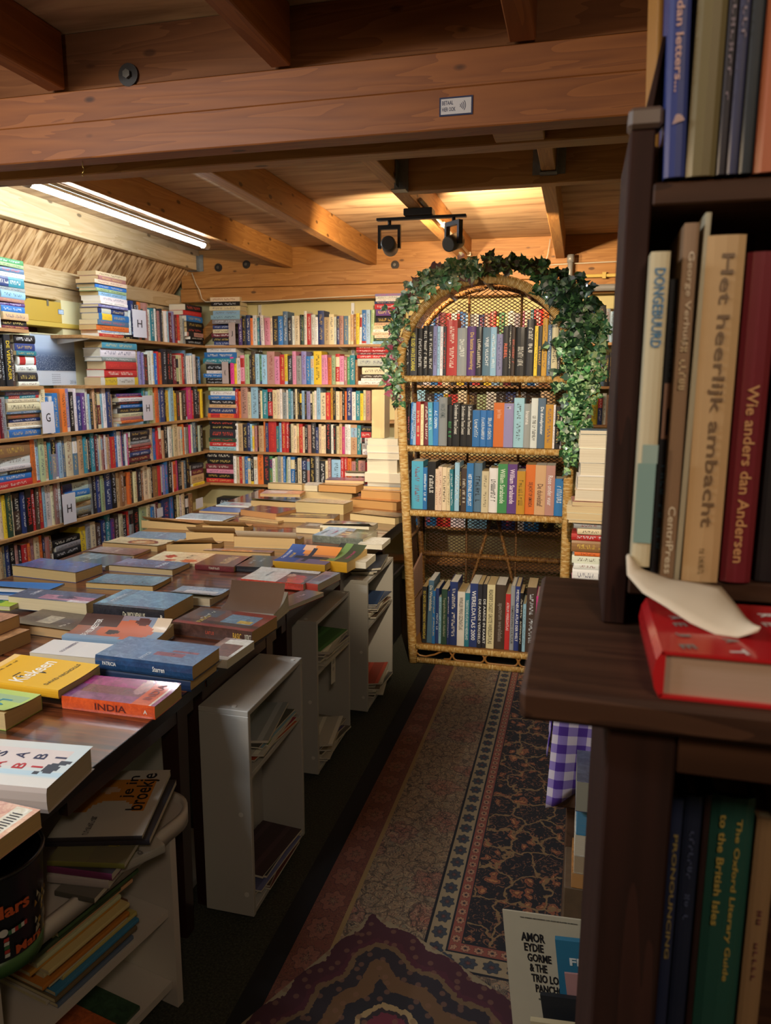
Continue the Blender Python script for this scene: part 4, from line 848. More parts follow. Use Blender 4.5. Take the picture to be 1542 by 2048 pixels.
TB('dark covered book with a white and yellow flower cover curling up', (640, 1062), (738, 1068), .01, .028, .13, 'P', '1e2230', '26283a', curl=30, s0=.4, prof='r', page='cfc8b0', grid=(18, 22), mat=M_GLOSS, inside='20242e', art=[('e', .5, .55, .25, .2, 'd8d4b8'), ('e', .6, .4, .12, .08, 'c9b83a')])
TB('brown patterned paperback on tan pages, far middle', (551, 1044), (668, 1048), 0, .03, .12, 'P', '6a5236', '4a3a30', page=TAN, grid=(16, 22), art=[('r', .2, .2, .5, .8, 'b9a060'), ('r', .6, .3, .8, .9, 'a08850')])
TB('tan paged book with a big white cover curling towards us', (468, 1094), (590, 1099), 0, .03, .13, 'P', 'cfc6ae', '6a5c4c', curl=62, s0=.4, prof='n', page=TAN, inside='cdbfa8')
TB('brown pictured book showing behind the big white curl', (592, 1066), (640, 1069), .0, .03, .12, 'P', '5a4c3c', '7a6a50', page='cbb68a', grid=(10, 14), art=[('r', .2, .2, .6, .7, 'a8a090')])
TB('pale blue paperback with fir trees and rocks at the table edge', (625, 1084), (726, 1093), 0, .036, .15, 'S', '8fb2cc', '5a5e40', page='d8d2bc', spine='5a6058', curl=10, s0=.55, grid=(26, 34), mat=M_GLOSS, art=[('r', 0, 0, 1, .42, '4e5238'), ('r', .15, .1, .8, .36, '7a7a60'), ('e', .5, .46, .3, .08, 'b8a878'), ('r', .2, .42, .3, .55, '2c3a34'), ('r', .45, .42, .52, .58, '2c3a34'), ('r', .7, .42, .76, .56, '2c3a34'), ('r', 0, .58, 1, 1, '8fb2cc')],
   texts=[('ROSETTA', .5, .9, .09, .014, '3a4a60'), ('Toscaanse', .5, .72, .08, .014, '9a3050')])
TB('white paged book under the fir tree paperback at the edge', (716, 1097), (764, 1100), 0, .024, .13, 'P', 'd4d0c0', 'd4d0c0', page='d6d0bc')
TB('paperback with orange dusk cover and a dark cross on a yellow spine', (546, 1135), (650, 1144), .012, .03, .165, 'S', '1a3a80', '23498e', spine='c9961e', page='d2bc84', curl=24, s0=.3, grid=(30, 36), mat=M_COVER,
   art=[('r', 0, 0, .5, .6, '6a5a7a'), ('r', .45, 0, .7, .62, 'b0704a'), ('r', .62, 0, 1, .66, 'e08a38'), ('r', .8, .5, 1, .72, 'd8a880'), ('r', .38, .1, .52, .75, '1c2434'), ('r', .12, .44, .9, .52, '1c2434')],
   texts=[('CHRIS RYAN', .5, .93, .1, .013, 'e2e4ea'), ('~11', .5, .82, .06, .015, 'd9b23a')])
TB('thick yellow spined paperback with green black cover and pink letters', (640, 1140), (694, 1146), .0, .045, .17, 'S', '3c4a2c', '22221e', spine='d09a1c', page='cfae6e', curl=24, s0=.3, grid=(20, 14), mat=M_COVER, art=[('r', .0, .5, 1, .8, '6a8a4a')], texts=[('DOOD PUNT', .5, .25, .1, .012, 'c03a78'), ('PETER TEMPLE', .5, .85, .12, .01, 'e6e6e0')])
TB('white paged book under the yellow spined one at the edge', (690, 1135), (732, 1138), 0, .03, .12, 'P', 'd4cfbc', 'd4cfbc', page='dad4c0')
TB('black paperback lying under the dusk cover book', (548, 1150), (640, 1158), 0, .01, .12, 'P', '26242c', '1e1e26', page='c9b48a', mat=M_GLOSS)
TB('paperback with mandala of orange rings on its lifted cover', (405, 1111), (541, 1117), .0, .022, .13, 'P', 'a88a7a', '8a5a40', curl=9, s0=.3, page=TAN, grid=(26, 36), art=[('e', .6, .5, .38, .26, 'c9782c'), ('e', .6, .5, .28, .19, 'b0562a'), ('e', .6, .5, .2, .13, 'd8a050'), ('e', .6, .5, .1, .07, '9a4a2a'), ('r', 0, .7, .6, 1, '6a4a5a')])
TB('maroon brown paperback with a red spine, third row', (390, 1139), (468, 1145), 0, .024, .15, 'S', '6a4a44', '8a5a40', spine='6a2228', page='c0a070', grid=(18, 20), mat=M_GLOSS, art=[('r', .2, .3, .9, .5, 'b08a60')], texts=[('~6', .6, .5, .07, .014, 'd4b890')], stext=[('~13', .5, .05, .4, 'd8c8b0')])
TB('black paperback with slanting white text beside the maroon one', (470, 1143), (540, 1147), 0, .024, .16, 'S', '1e2026', '3a302c', spine='16171c', page='b98a58', grid=(14, 16), mat=M_GLOSS, texts=[('~10', .4, .7, .08, .012, 'd0d2d4'), ('~10', .6, .5, .08, .012, 'd0d2d4')])
TB('white covered book with a dark photo and a lady in red', (482, 1170), (607, 1182), .004, .026, .15, 'S', 'd4d0c8', 'd6d2ca', spine='b93a28', page='d8d4c4', curl=9, s0=.6, grid=(26, 34), mat=M_GLOSS, art=[('r', .0, .0, .85, .45, '3c3a44'), ('e', .4, .22, .26, .14, 'b03038'), ('r', .05, .06, .25, .3, 'c83a3a'), ('e', .6, .36, .12, .06, 'b08a80')], texts=[('~11', .6, .72, .07, .012, '9a9a9a')])
TB('pictured paperback wedged at the table edge behind the red lady', (606, 1180), (636, 1184), 0, .03, .15, 'S', '6a8aa0', '8a6a6a', spine='b04030', page='dcd8ca', grid=(14, 10), art=[('r', .2, .2, .7, .8, '3a4a70')])
TB('black paperback with red orange spine under the red lady book', (540, 1214), (578, 1222), 0, .016, .17, 'S', '2c2228', '3a2a2c', spine='c04a30', page='d4cfc0', grid=(14, 12), mat=M_GLOSS, texts=[('~9', .6, .5, .05, .014, 'd8b0b0')])
TB('glossy blue white book with curled pale cover behind De WOLVENLUS', (322, 1206), (420, 1214), 0, .02, .13, 'P', '8fa2b4', 'a0b4c6', curl=24, s0=.3, page='b9a888', mat=M_GLOSS, grid=(18, 18), inside='8fa8ba', art=[('r', .3, .2, .5, .9, 'd8dce0')])
TB('book with a huge brown crackled cover rolled back over white pages', (438, 1240), (548, 1249), 0, .036, .135, 'S', '6b4c34', '5a3f2a', spine='8a8478', curl=78, s0=.12, page='d9d3c2', inside='d8d0c0', grid=(24, 20), mat=M_CLOTHB, art=[])
TB('thick red and black paperback lettered BASIC on the spine', (345, 1268), (505, 1290), .0, .042, .16, 'S', '7a2c26', '5a4a44', spine='4a3028', page='b9955c', grid=(30, 36), mat=M_GLOSS, art=[('r', .1, 0, .3, 1, '3a2a28'), ('r', .3, .1, .8, .5, '6a8aa0'), ('r', .35, .15, .5, .3, 'c9a84a'), ('r', 0, .0, .12, 1, '8a2a24'), ('r', .5, .6, .9, .9, '4a5660'), ('r', .8, .0, 1, .5, '8a3028')],
   texts=[('~8', .35, .72, .07, .016, 'd0b04a'), ('~9', .6, .75, .08, .014, 'cfc6b0')], stext=[('BASIC', .82, .03, .5, 'd0a23c'), ('DISTRICT', .95, .022, .45, 'cfc6b0'), ('~8', .45, .05, .25, 'b84a34')])
# a few flat books between, seen only as slivers
TB('violet covered book at the far right end of the table', (650, 966), (728, 968), .11, .02, .12, 'P', '5a4a6a', 'b04a5a', page='c9b48a', grid=(10, 12), art=[('r', .3, .5, .7, .9, 'b06a7a')])
TB('pink white booklet curled at the far end', (690, 952), (742, 953), .13, .01, .12, 'P', 'd8d0c8', 'c86a7a', curl=26, s0=.2, page='d8d0c0')
TB('blue covered book on tan pages below the tall white stack', (727, 978), (800, 981), .1, .02, .12, 'P', '4a6a98', '4a6a98', page='c9a870', mat=M_GLOSS)
TB('tan book at the far right beneath the blue covered one', (726, 988), (801, 992), .07, .03, .13, 'P', 'c0a070', 'c0a070', page='c9a468')
for A in [A for A in TBL if 'dusk' not in A[0] and 'yellow spined' not in A[0]]:      # a book never reaches into the one lying behind it
    ax0, ax1, ay, az = A[1].x, A[2].x, max(A[1].y, A[2].y), A[1].z
    for B in TBL:
        bx0, bx1, by, bz = B[1].x, B[2].x, min(B[1].y, B[2].y), B[1].z
        if B is A or by <= min(A[1].y, A[2].y)+.02: continue
        if min(ax1, bx1)-max(ax0, bx0) > .015 and min(az+A[3], bz+B[3])-max(az, bz) > .001 and ay+A[4] > by-.002: A[4] = max(.06, by-ay-.003)
for A in TBL: flatbook(*A[:8], **A[8])
GP = 'books stacked with page edges outwards'
stack('white page stack at the far end of the tables', V((-1.32, 4.79, TZ+.001)), UPV, -EY, 's_ w w c2_ w1.4 w c1.3 w', .43, w=.235, d=.15, group=GP, page=hx('cfc8b2'), force=True)
for x, z1, w_, nm, pg_ in ((-1.29, 1.475, .084, 'cream', 'cdb684'), (-1.14, 1.40, .064, 'tan', 'b49c6c')):
    cvb, pgb = MB(), MB(); book_geo(cvb, pgb, V((x+w_, 4.79, 1.167)), V((-1, 0, 0)), V((0, -1, 0)), V((0, 0, 1)), w_, z1-1.167, .14, hx('b9ae98'), (0, 0, 0), page=hx(pg_), text=False)
    T = thing('book', (x+w_/2, 4.72, 1.167), f'thick {nm} page block standing upright on the white page stack', 'book'); cvb.build('cover', M_COVER, T); pgb.build('pages', M_PAGE, T)

# ================================================================ WHITE RACKS WITH MAGAZINES
M_WH = simple('white_melamine', 'a9a69f', .45, noise=.04, nscale=8); M_SC = simple('cap', 'c9c6be', .35)
MAGC = ['8fa0a8', 'c9c4b8', '5a3a34', '3a4a5a', 'b05a3c', '4a6a3a', 'b9b0a0', '2e2e34', 'a03a4a', 'c8b890', '5a6a90', '7a7060']
def magazines(X, Y0, Y1, z, n, lab, cols=None, top=None, spread=.0, titles=()):
    zz = z+.0008
    for i in range(n):
        t = random.uniform(.004, .009); c = (cols or MAGC)[i % len(cols or MAGC)]; w = min(.28, (Y1-Y0)*.92)*random.uniform(.82, 1); h = .15*random.uniform(.85, 1.0)
        T = thing('magazine', (X, (Y0+Y1)/2, zz), f"{['pale', 'glossy', 'worn', 'thin', 'curled', 'folded', 'colourful', 'dark'][i % 8]} magazine, {ORD[n-1-i]} from the top, {lab}", 'magazine', 'magazines in the white racks')
        a = random.uniform(-.16, .16)+spread; cy = (Y0+Y1)/2+random.uniform(-.02, .02); cx = X+random.uniform(-.006, .022)
        cv = MB(); pg = MB(); lift = random.uniform(0, .012); nx = 8
        for k_ in range(nx):
            def P(u, v, dz):
                x = (u-.5)*h; y = (v-.5)*w; return V((cx+x*cos(a)-y*sin(a), cy+x*sin(a)+y*cos(a), zz+dz+lift*(u**2)*abs(2*v-1)))
            u0, u1 = k_/nx, (k_+1)/nx; cc = hx(c) if (k_*7+i) % 4 else tuple(min(1, x*1.5) for x in hx(c))
            cv.poly([P(u0, 0, t), P(u1, 0, t), P(u1, 1, t), P(u0, 1, t)], 0, cc)
            pg.poly([P(u0, 0, 0), P(u1, 0, 0), P(u1, 0, t-.0003), P(u0, 0, t-.0003)], 0, hx('cbc6b8')); pg.poly([P(u1, 1, 0), P(u0, 1, 0), P(u0, 1, t-.0003), P(u1, 1, t-.0003)], 0, hx('cbc6b8'))
            pg.poly([P(u0, 0, 0), P(u0, 1, 0), P(u1, 1, 0), P(u1, 0, 0)], 0, hx('cbc6b8'))
        pg.poly([P(1, 0, 0), P(1, 1, 0), P(1, 1, t-.0003), P(1, 0, t-.0003)], 0, hx('c4bfae')); pg.poly([P(0, 1, 0), P(0, 0, 0), P(0, 0, t-.0003), P(0, 1, t-.0003)], 0, hx('c4bfae'))
        cv.build('cover', M_COVER, T); pg.build('pages', M_PAGE, T)
        zz += t+lift*.25+.0006
def rack(x1, y0, y1, H, zs, lb, dep=.15, tops=()):
    x0 = x1-dep; T = thing('rack', (x1-dep/2, (y0+y1)/2, 0), lb, 'rack', 'white racks under the tables'); t = .016
    for nm, a, b in (('side_panel', (x0, y0, .02), (x1, y0+t, H-t)), ('side_panel', (x0, y1-t, .02), (x1, y1, H-t)), ('top_panel', (x0, y0, H-t), (x1, y1, H)), ('back_panel', (x0, y0+t+.0005, .02), (x0+.006, y1-t-.0005, H-t-.0005)), ('base', (x0+.007, y0+t+.0005, .02), (x1-.002, y1-t-.0005, .036))):
        mb = MB(); mb.box(a, b, bev=.0015); mb.build(nm, M_WH, T)
    for z in zs:
        mb = MB(); mb.box((x0+.007, y0+t+.0005, z-t), (x1-.002, y1-t-.0005, z), bev=.001); mb.build('shelf', M_WH, T)
    mb = MB(); mb.box((x0+.02, y0+.02, 0), (x1-.03, y1-.02, .0195)); mb.build('plinth', simple('shadow_plinth', '2a2a28', .8), T)  # recessed plinth in plain dark grey
    for (x, y, z, ax) in [(x0+.1, y0+.02, H+.0005, 'z'), (x1-.02, y1-.03, H+.0005, 'z'), (x1-.03, y0-.0005, zs[0]-.12, 'y'), (x1-.02, y0-.0005, .09, 'y')]:
        mb = MB(); d = V((0, 0, .002)) if ax == 'z' else V((0, -.002, 0)); mb.tube([V((x, y, z)), V((x, y, z))+d], .007, 14, smooth=False); mb.build('screw_cap', M_SC, T)
    return T
rack(-.835, 1.745, 2.16, .652, [.46], 'white rack nearest us, magazines on two levels')
rack(-.918, 2.53, 2.955, .645, [.44], 'white rack in the middle with a paper note hanging from it')
rack(-.884, 3.115, 3.60, .648, [.43], 'white rack farthest back, beside the wicker bookcase')
magazines(-.905, 1.77, 2.14, .46, 7, 'middle level, nearest white rack', ['b5532e', 'a03048', 'c9c6b8', '4c7a34', '8fb0c0', '4a4c44', '9aa0a0'])
magazines(-.905, 1.77, 2.14, .036, 6, 'bottom, nearest white rack', ['6a3a30', '3a3c38', '4a3a34', '54587a', '2e3038', '3c2c30'])
magazines(-.99, 2.55, 2.93, .44, 8, 'middle level, middle white rack', ['cfcabc', 'b8b4a8', 'd0ccc0', '4a4454', 'c8c4b8', 'b9b9a8', 'c9c9bc', '4c7a44'])
magazines(-.99, 2.55, 2.93, .036, 8, 'bottom, middle white rack', ['8a8478', 'c0b8a8', '5a5650', '9a8a70', '54507a', 'b9b0a0', '7a7468', 'c0bcb0'])
magazines(-.955, 3.14, 3.58, .43, 8, 'middle level, farthest white rack', ['5a4a3c', 'c9c0a8', '6a4a3a', 'b8b0a0', 'c8c4b8', '8a8a90', '3a4a6a', '2c4268'])
magazines(-.955, 3.14, 3.58, .036, 8, 'bottom, farthest white rack', ['4a4038', 'c9c4b4', '5a5a5a', 'b8b4a8', '8a7a6a', 'c8c0b0', 'c9c4b4', 'b0402c'])
magazines(-.955, 3.16, 3.52, .648, 3, 'on top of the farthest rack', ['c9c6bc', '2a2c34', '23262e'])
# paper note
c = V((-.9165, 2.72, .385)); card('paper_note', 'small white paper note hanging from the middle white rack', 'note', c, (0.02, 1, -.12), (0, .05, 1), .05, .12, [('~7', 0, .03, .022, .018), ('~7', 0, 0, .022, .014)], 'c4c1b8')
# white panel (another rack turned away) left of the table leg
T = thing('rack', (-1.25, 1.765, 0), 'white rack seen end on behind the serving cart', 'rack')
mb = MB(); mb.box((-1.42, 1.75, .02), (-1.046, 1.768, .6), bev=.0015); mb.build('side_panel', M_WH, T)
mb = MB(); mb.box((-1.42, 1.7685, .02), (-1.40, 2.1, .6), bev=.0015); mb.build('back_panel', M_WH, T)
mb = MB(); mb.box((-1.4, 1.7685, .582), (-1.046, 2.1, .6), bev=.0015); mb.build('top_panel', M_WH, T)
mb = MB(); mb.box((-1.4, 1.77, 0), (-1.08, 2.09, .0195)); mb.build('plinth', M_WH, T)
mb = MB(); mb.tube([(-1.1, 1.7495, .55), (-1.1, 1.747, .55)], .007, 12, smooth=False); mb.build('screw_cap', M_SC, T)

# ================================================================ SERVING CART
CA, CBv = V((-.870, 1.545, 0)), V((-1.0, .86, 0)); cd = (CBv-CA).normalized(); cl = V((cd.y, -cd.x, 0)); LEN = (CBv-CA).length; WID = .36
def CP(u, v, z): return CA+cd*u+cl*v+V((0, 0, z))
if cl.x > 0: cl = -cl
T = thing('serving_cart', CP(.3, .18, 0), 'white serving cart with a rounded rim standing under the table edge', 'cart')
def roundrect(u0, u1, v0, v1, r, n=8):
    o = []
    for cx, cy, a0 in ((u1-r, v1-r, 0), (u0+r, v1-r, 90), (u0+r, v0+r, 180), (u1-r, v0+r, 270)):
        for k_ in range(n+1): a = radians(a0+90*k_/n); o.append((cx+r*cos(a), cy+r*sin(a)))
    return o
def traymb(z0, z1, zf, r=.09):
    mb = MB(); o = roundrect(0, LEN, 0, WID, r); i = roundrect(.012, LEN-.012, .012, WID-.012, r-.012); n = len(o)
    sgn = 1
    for k_ in range(n):
        j = (k_+1) % n
        for a, b, za, zb in ((o, o, z0, z1), (o, i, z1, z1), (i, i, z1, zf)):
            q = [CP(*a[k_], za), CP(*a[j], za), CP(*b[j], zb), CP(*b[k_], zb)]; mb.poly(q, smooth=True)
    mb.poly([CP(*p_, zf) for p_ in i]); mb.poly([CP(*p_, z0) for p_ in o][::-1]); return mb
M_CART = simple('cart_white', 'bdb4aa', .35, coat=.2)
traymb(.462, .502, .492).build('top_tray', M_CART, T)
for z in (.25, .05):
    mb = MB(); q = [CP(.1205, .02, z), CP(LEN-.1205, .02, z), CP(LEN-.1205, WID-.02, z), CP(.1205, WID-.02, z)]; mb.hexa([x for x in q]+[x+V((0, 0, .02)) for x in q]); mb.build('shelf', M_CART, T)
for u in (.10, LEN-.12):
    mb = MB(); q = [CP(u, 0.005, 0.0), CP(u+.02, .005, 0), CP(u+.02, WID-.005, 0), CP(u, WID-.005, 0)]
    mb.hexa(q+[x+V((0, 0, .4615)) for x in q]); mb.build('end_panel', M_CART, T)
# magazines on the cart
def flatmag(label, u, v, z, ang, w, h, t, c, art=(), texts=(), curl=8, prof='n', face='S'):
    a = math.atan2(cd.y, cd.x)+pi+ang; xa = V((cos(a), sin(a), 0)); p_ = CP(u, v, z)
    return flatbook(label, p_-xa*w/2, p_+xa*w/2, t, h, face, *c, page='bdb6a6', art=art, texts=texts, curl=curl, s0=.3, prof=prof, name='magazine', cat='magazine', group='magazines on the serving cart', grid=(20, 26), mat=M_COVER)
xs_ = V((1, 0, 0))
def cm(label, pa, pb, z, t, h, c, **k): return flatbook(label, U(*pa, 'z', z), U(*pb, 'z', z), t, h, 'S', *c, page='bdb6a6', name='magazine', cat='magazine', group='magazines on the serving cart', mat=M_COVER, **k)
cm('magazine at the bottom of the pile on the serving cart', (110, 1792), (190, 1808), .494, .012, .2, ('6a665e', '6a665e'), spine='4a463e')
cm('pink and white magazine low in the pile on the serving cart', (95, 1765), (218, 1778), .507, .018, .22, ('c8c2b6', 'b8b2a8'), spine='a89c98')
cm('dark magazine with a magenta corner on the serving cart', (95, 1745), (225, 1762), .526, .016, .22, ('3a343a', '3a343a'), spine='6a2a50')
cm('olive yellow magazine in the middle of the cart pile', (95, 1732), (250, 1738), .543, .012, .2, ('6a6450', '7a744e'), spine='6e6a2e', grid=(14, 18), texts=[('~6', .35, .3, .05, .03, 'b8a83a')])
cm('black edged glossy magazine under the cover with a waving hand', (90, 1694), (300, 1690), .556, .014, .24, ('2c2a2e', '3a363a'), spine='26222a', grid=(10, 12))
cm('top magazine with orange dress picture and black title on the cart', (95, 1685), (285, 1680), .571, .010, .26, ('b4aea4', 'b9b4aa'), spine='2a2428', curl=6, s0=.5, grid=(36, 44), art=[('r', .36, .12, .86, .9, 'b8782e'), ('e', .38, .5, .16, .25, 'b4aea4'), ('e', .7, .62, .05, .12, 'b89880'), ('r', .3, .02, .9, .12, 'b4aea4')],
   texts=[('je in', .74, .38, .09, .035, '1c1a1e'), ('broekje', .66, .2, .15, .05, '1c1a1e'), ('~14', .16, .62, .07, .012, '3a3438')])
cm('grey white magazine curling off the right side of the cart', (215, 1760), (330, 1705), .51, .02, .15, ('b0aca4', 'a8a49c'), spine='9a968e', curl=18, s0=.2, grid=(12, 12), texts=[('LINDA, TATUM', .2, .4, .09, .012, '2a282c')])
# magazines and comics lying on the cart's lower shelves
for k_ in range(16):
    t = .0105; z = .271+k_*t; cc = ['5a6a80', 'b8b0a0', '6a5a40', '3a7aa0', 'b9a860', 'c9c0a0', 'b8742c', 'b9b088', '6a4a34', 'c9b47a', 'c08a3a', 'b8b890', 'c89a70', '3a4a30', 'c9bc88', '3e5a34'][k_]
    w = .21+.03*random.random(); u0 = .22+random.uniform(-.02, .03); v0 = .03+random.uniform(-.01, .015)
    p_ = CP(u0, v0+.0, z)
    cv, pg = MB(), MB(); book_geo(cv, pg, p_, V((0, 0, 1)), cl, V((0, 0, 1)).cross(cl), t-.001, w, .24, hx(cc), (0, 0, 0), page=hx('c0b48e'), text=False)
    B_ = thing('magazine', p_, f'{ORD[15-k_]} magazine from the top of the pile inside the cart', 'magazine', 'magazines inside the serving cart'); cv.build('cover', M_COVER, B_); pg.build('pages', M_PAGE, B_)
for k_, (cc, lb) in enumerate([('2f4a34', 'dark green leafy comic book low inside the cart'), ('b0582a', 'orange comic book low inside the cart'), ('3a3034', 'black booklet low inside the cart')]):
    p_ = CP(.22+k_*.07, .03, .0705+k_*.012); cv, pg = MB(), MB(); book_geo(cv, pg, p_, V((0, 0, 1)), cl, V((0, 0, 1)).cross(cl), .011, .26, .25, hx(cc), (0, 0, 0), page=hx('c0b48e'), text=False)
    B_ = thing('magazine', p_, lb, 'magazine'); cv.build('cover', M_ART, B_); pg.build('pages', M_PAGE, B_)
# the printed waste bin
bc = U(-8, 1900, 'z', .493); T = thing('waste_bin', bc, 'black printed bin with orange lettering and a green foot', 'bin'); R0, R1, HB = .082, .094, .2
mb = MB(); mb.tube([bc+V((0, 0, .0005)), bc+V((0, 0, .032))], [R0, R0+.002], 40); mb.build('green_foot', simple('bin_green', '45693a', .4), T)
mb = MB(); mb.tube([bc+V((0, 0, .032)), bc+V((0, 0, HB))], [R0+.002, R1], 40, caps=False); mb.tube([bc+V((0, 0, HB)), bc+V((0, 0, .04))], [R1-.003, R0-.002], 40, caps=False); mb.build('body', simple('bin_black', '141215', .35, coat=.3), T)
mb = MB(); mb.tube([bc+V((cos(a)*R1, sin(a)*R1, HB)) for a in [2*pi*q/40 for q in range(40)]], .004, 8, closed=True); mb.build('rim', simple('bin_black', '141215'), T)
def binfn(a0, z0): return lambda x, y: bc+V((cos(a0+x/R1)*(R0+.0035+(R1-R0)*(z0+y)/HB), sin(a0+x/R1)*(R0+.0035+(R1-R0)*(z0+y)/HB), z0+y))
lettering('lettering', T, 'Mars', binfn(radians(-28), .135), .075, .026, 'c4572a', .03)
lettering('lettering', T, 'Mars', binfn(radians(-6), .048), .06, .018, 'c4572a', .03)
def blob(name, fn, pts, col): mb = MB(); mb.poly([fn(*p_) for p_ in pts]); mb.build(name, ink(col), T)
fnb = binfn(radians(-24), .085)
blob('football_picture', fnb, [(.008*cos(a)-.02, .008*sin(a)+.008) for a in [2*pi*q/14 for q in range(14)]], 'c8c6c0')
for k_, cc in enumerate(['3a6a44', 'c8c4bc', 'b03a34', '3a6a44', 'c8c4bc', 'b03a34']): blob('striped_player', fnb, [(-.012+k_*.006, .0+k_*.0006), (-.006+k_*.006, .0+k_*.0006), (-.006+k_*.006, .009+k_*.0006), (-.012+k_*.006, .009+k_*.0006)], cc)
for k_, cc in enumerate(['b03a34', 'c8c4bc', '3a6a44', 'b03a34', 'c8c4bc']): blob('striped_player', fnb, [(-.02, -.004-k_*.008), (-.011, -.004-k_*.008), (-.012, -.011-k_*.008), (-.021, -.011-k_*.008)], cc)
fnc = binfn(radians(14), .08); random.seed(5)
for k_ in range(26): x, y = random.uniform(-.02, .018), random.uniform(-.045, .045); blob('flames', fnc, [(x, y), (x+.008, y+.004), (x+.002, y+.014)], random.choice(['b89a4a', 'b0a890', 'a8782c', '8a8470']))

T = thing('storage_box', (-1.09, 4.1, 0), 'black box with a lid standing under the far table beside the wicker bookcase', 'box')
mb = MB(); mb.box((-1.2, 3.96, .0005), (-.99, 4.26, .40), bev=.006); mb.build('body', simple('black_box', '17161a', .6), T)
mb = MB(); mb.box((-1.21, 3.95, .4005), (-.98, 4.27, .44), bev=.006); mb.build('lid', simple('black_lid', '1f1e22', .45), T)
# ================================================================ WICKER BOOKCASE
def canemat(name, c1, c2, c3, pitch):
    m, nt, b = newmat(name); L = nt.links; uv = N(nt, 'ShaderNodeUVMap', uv_map='uv'); sp = N(nt, 'ShaderNodeSeparateXYZ'); L.new(uv.outputs[0], sp.inputs[0])
    w = mth(nt, 'FRACT', mth(nt, 'ADD', mth(nt, 'MULTIPLY', sp.outputs[0], 1/pitch), mth(nt, 'MULTIPLY', sp.outputs[1], .0)))
    h = mth(nt, 'SINE', mth(nt, 'MULTIPLY', w, pi))
    cb = N(nt, 'ShaderNodeCombineXYZ'); L.new(mth(nt, 'FLOOR', mth(nt, 'MULTIPLY', sp.outputs[0], 1/pitch)), cb.inputs[0]); L.new(mth(nt, 'MULTIPLY', sp.outputs[1], 5), cb.inputs[1])
    nz = N(nt, 'ShaderNodeTexNoise', noise_dimensions='2D'); setin(nz, Scale=.9, Detail=1); L.new(cb.outputs[0], nz.inputs['Vector'])
    r = ramp(nt, [(.3, hx(c1)), (.5, hx(c2)), (.68, hx(c3))]); L.new(nz.outputs['Fac'], r.inputs[0])
    k_ = ramp(nt, [(0, (0, 0, 0)), (.35, (1, 1, 1))]); L.new(h, k_.inputs[0])
    L.new(mix(nt, k_.outputs[0], hx('4a2c10'), r.outputs[0]), b.inputs['Base Color']); setin(b, Roughness=.4, Coat_Weight=.2)
    bp = N(nt, 'ShaderNodeBump'); setin(bp, Strength=.9, Distance=.003); L.new(h, bp.inputs['Height']); L.new(bp.outputs[0], b.inputs['Normal']); return m
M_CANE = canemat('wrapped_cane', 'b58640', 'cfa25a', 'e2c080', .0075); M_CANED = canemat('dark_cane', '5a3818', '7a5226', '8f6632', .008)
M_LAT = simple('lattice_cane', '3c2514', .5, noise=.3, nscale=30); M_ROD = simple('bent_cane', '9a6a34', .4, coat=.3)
YWF, YWB = 3.82, 4.13
xl = lambda z: -.845-.056*z
xr = lambda z: -.0094*z
AC, AR, ZSP = -.475, .46, 1.60
def arch(inset, y, n=28):
    pts = [V((xl(z)+inset, y, z)) for z in [q*ZSP/14 for q in range(15)]]
    pts += [V((AC-cos(a)*(AR-inset), y, ZSP+sin(a)*(AR-inset))) for a in [pi*q/n for q in range(1, n)]]
    pts += [V((xr(z)-inset, y, z)) for z in [ZSP-q*ZSP/14 for q in range(15)]]; return pts
TW = thing('wicker_bookcase', (-.43, 3.97, 0), 'arched golden wicker bookcase draped with ivy, atlases on its lowest shelf', 'bookcase')
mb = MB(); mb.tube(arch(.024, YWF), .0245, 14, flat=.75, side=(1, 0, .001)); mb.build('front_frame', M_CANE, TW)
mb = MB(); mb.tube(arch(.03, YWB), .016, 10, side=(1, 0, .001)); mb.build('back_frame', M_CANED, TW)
WS = [1.562, 1.201, .857, .112]
for z in WS:
    a, b = xl(z)+.047, xr(z)-.047
    mb = MB(); mb.tube([(a+(b-a)*q/20, YWF-.004, z-.016) for q in range(21)], .0165, 12, flat=.8, side=(0, 0, 1)); mb.build('shelf_rail', M_CANE, TW)
    mb = MB(); mb.box((xl(z)+.02, YWF+.012, z-.014), (xr(z)-.02, YWB-.018, z-.001)); mb.build('shelf', simple('woven_shelf', '8a6030', .6, noise=.4, nscale=90), TW)
mb = MB(); mb.tube([(-.8, YWF, .017), (-.045, YWF, .017)], .0165, 12, flat=.8, side=(0, 0, 1)); mb.build('bottom_rail', M_CANE, TW)
for z in (.55,): mb = MB(); mb.tube([(xl(z)+.04, YWB, z), (xr(z)-.04, YWB, z)], .016, 10); mb.build('back_rail', M_CANED, TW)
for k_, x in enumerate((-.58, -.3)):
    mb = MB(); mb.tube([(x, YWB, .1), (x-.02, YWB, 2.0 if k_ else 2.0)], .007, 8); mb.build('back_stay', M_CANED, TW)
for x0, x1 in ((-.43, -.62), (-.43, -.24)):
    mb = MB(); mb.tube([(x0, YWB-.01, .84), (x1, YWB-.01, .14)], .009, 8); mb.build('back_stay', M_CANED, TW)
for a in (28, 62, 90, 118, 152):   # short spreaders inside the arch
    a = radians(a); c_, s_ = cos(a), sin(a); r = AR-.035
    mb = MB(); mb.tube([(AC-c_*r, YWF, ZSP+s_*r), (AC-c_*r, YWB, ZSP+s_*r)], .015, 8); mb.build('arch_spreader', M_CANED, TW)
for z in (.35, .7, 1.05, 1.4):
    for X in (xl(z)+.03, xr(z)-.03):
        mb = MB(); mb.tube([(X, YWF, z), (X, YWB, z)], .008, 8); mb.build('side_spreader', M_CANED, TW)
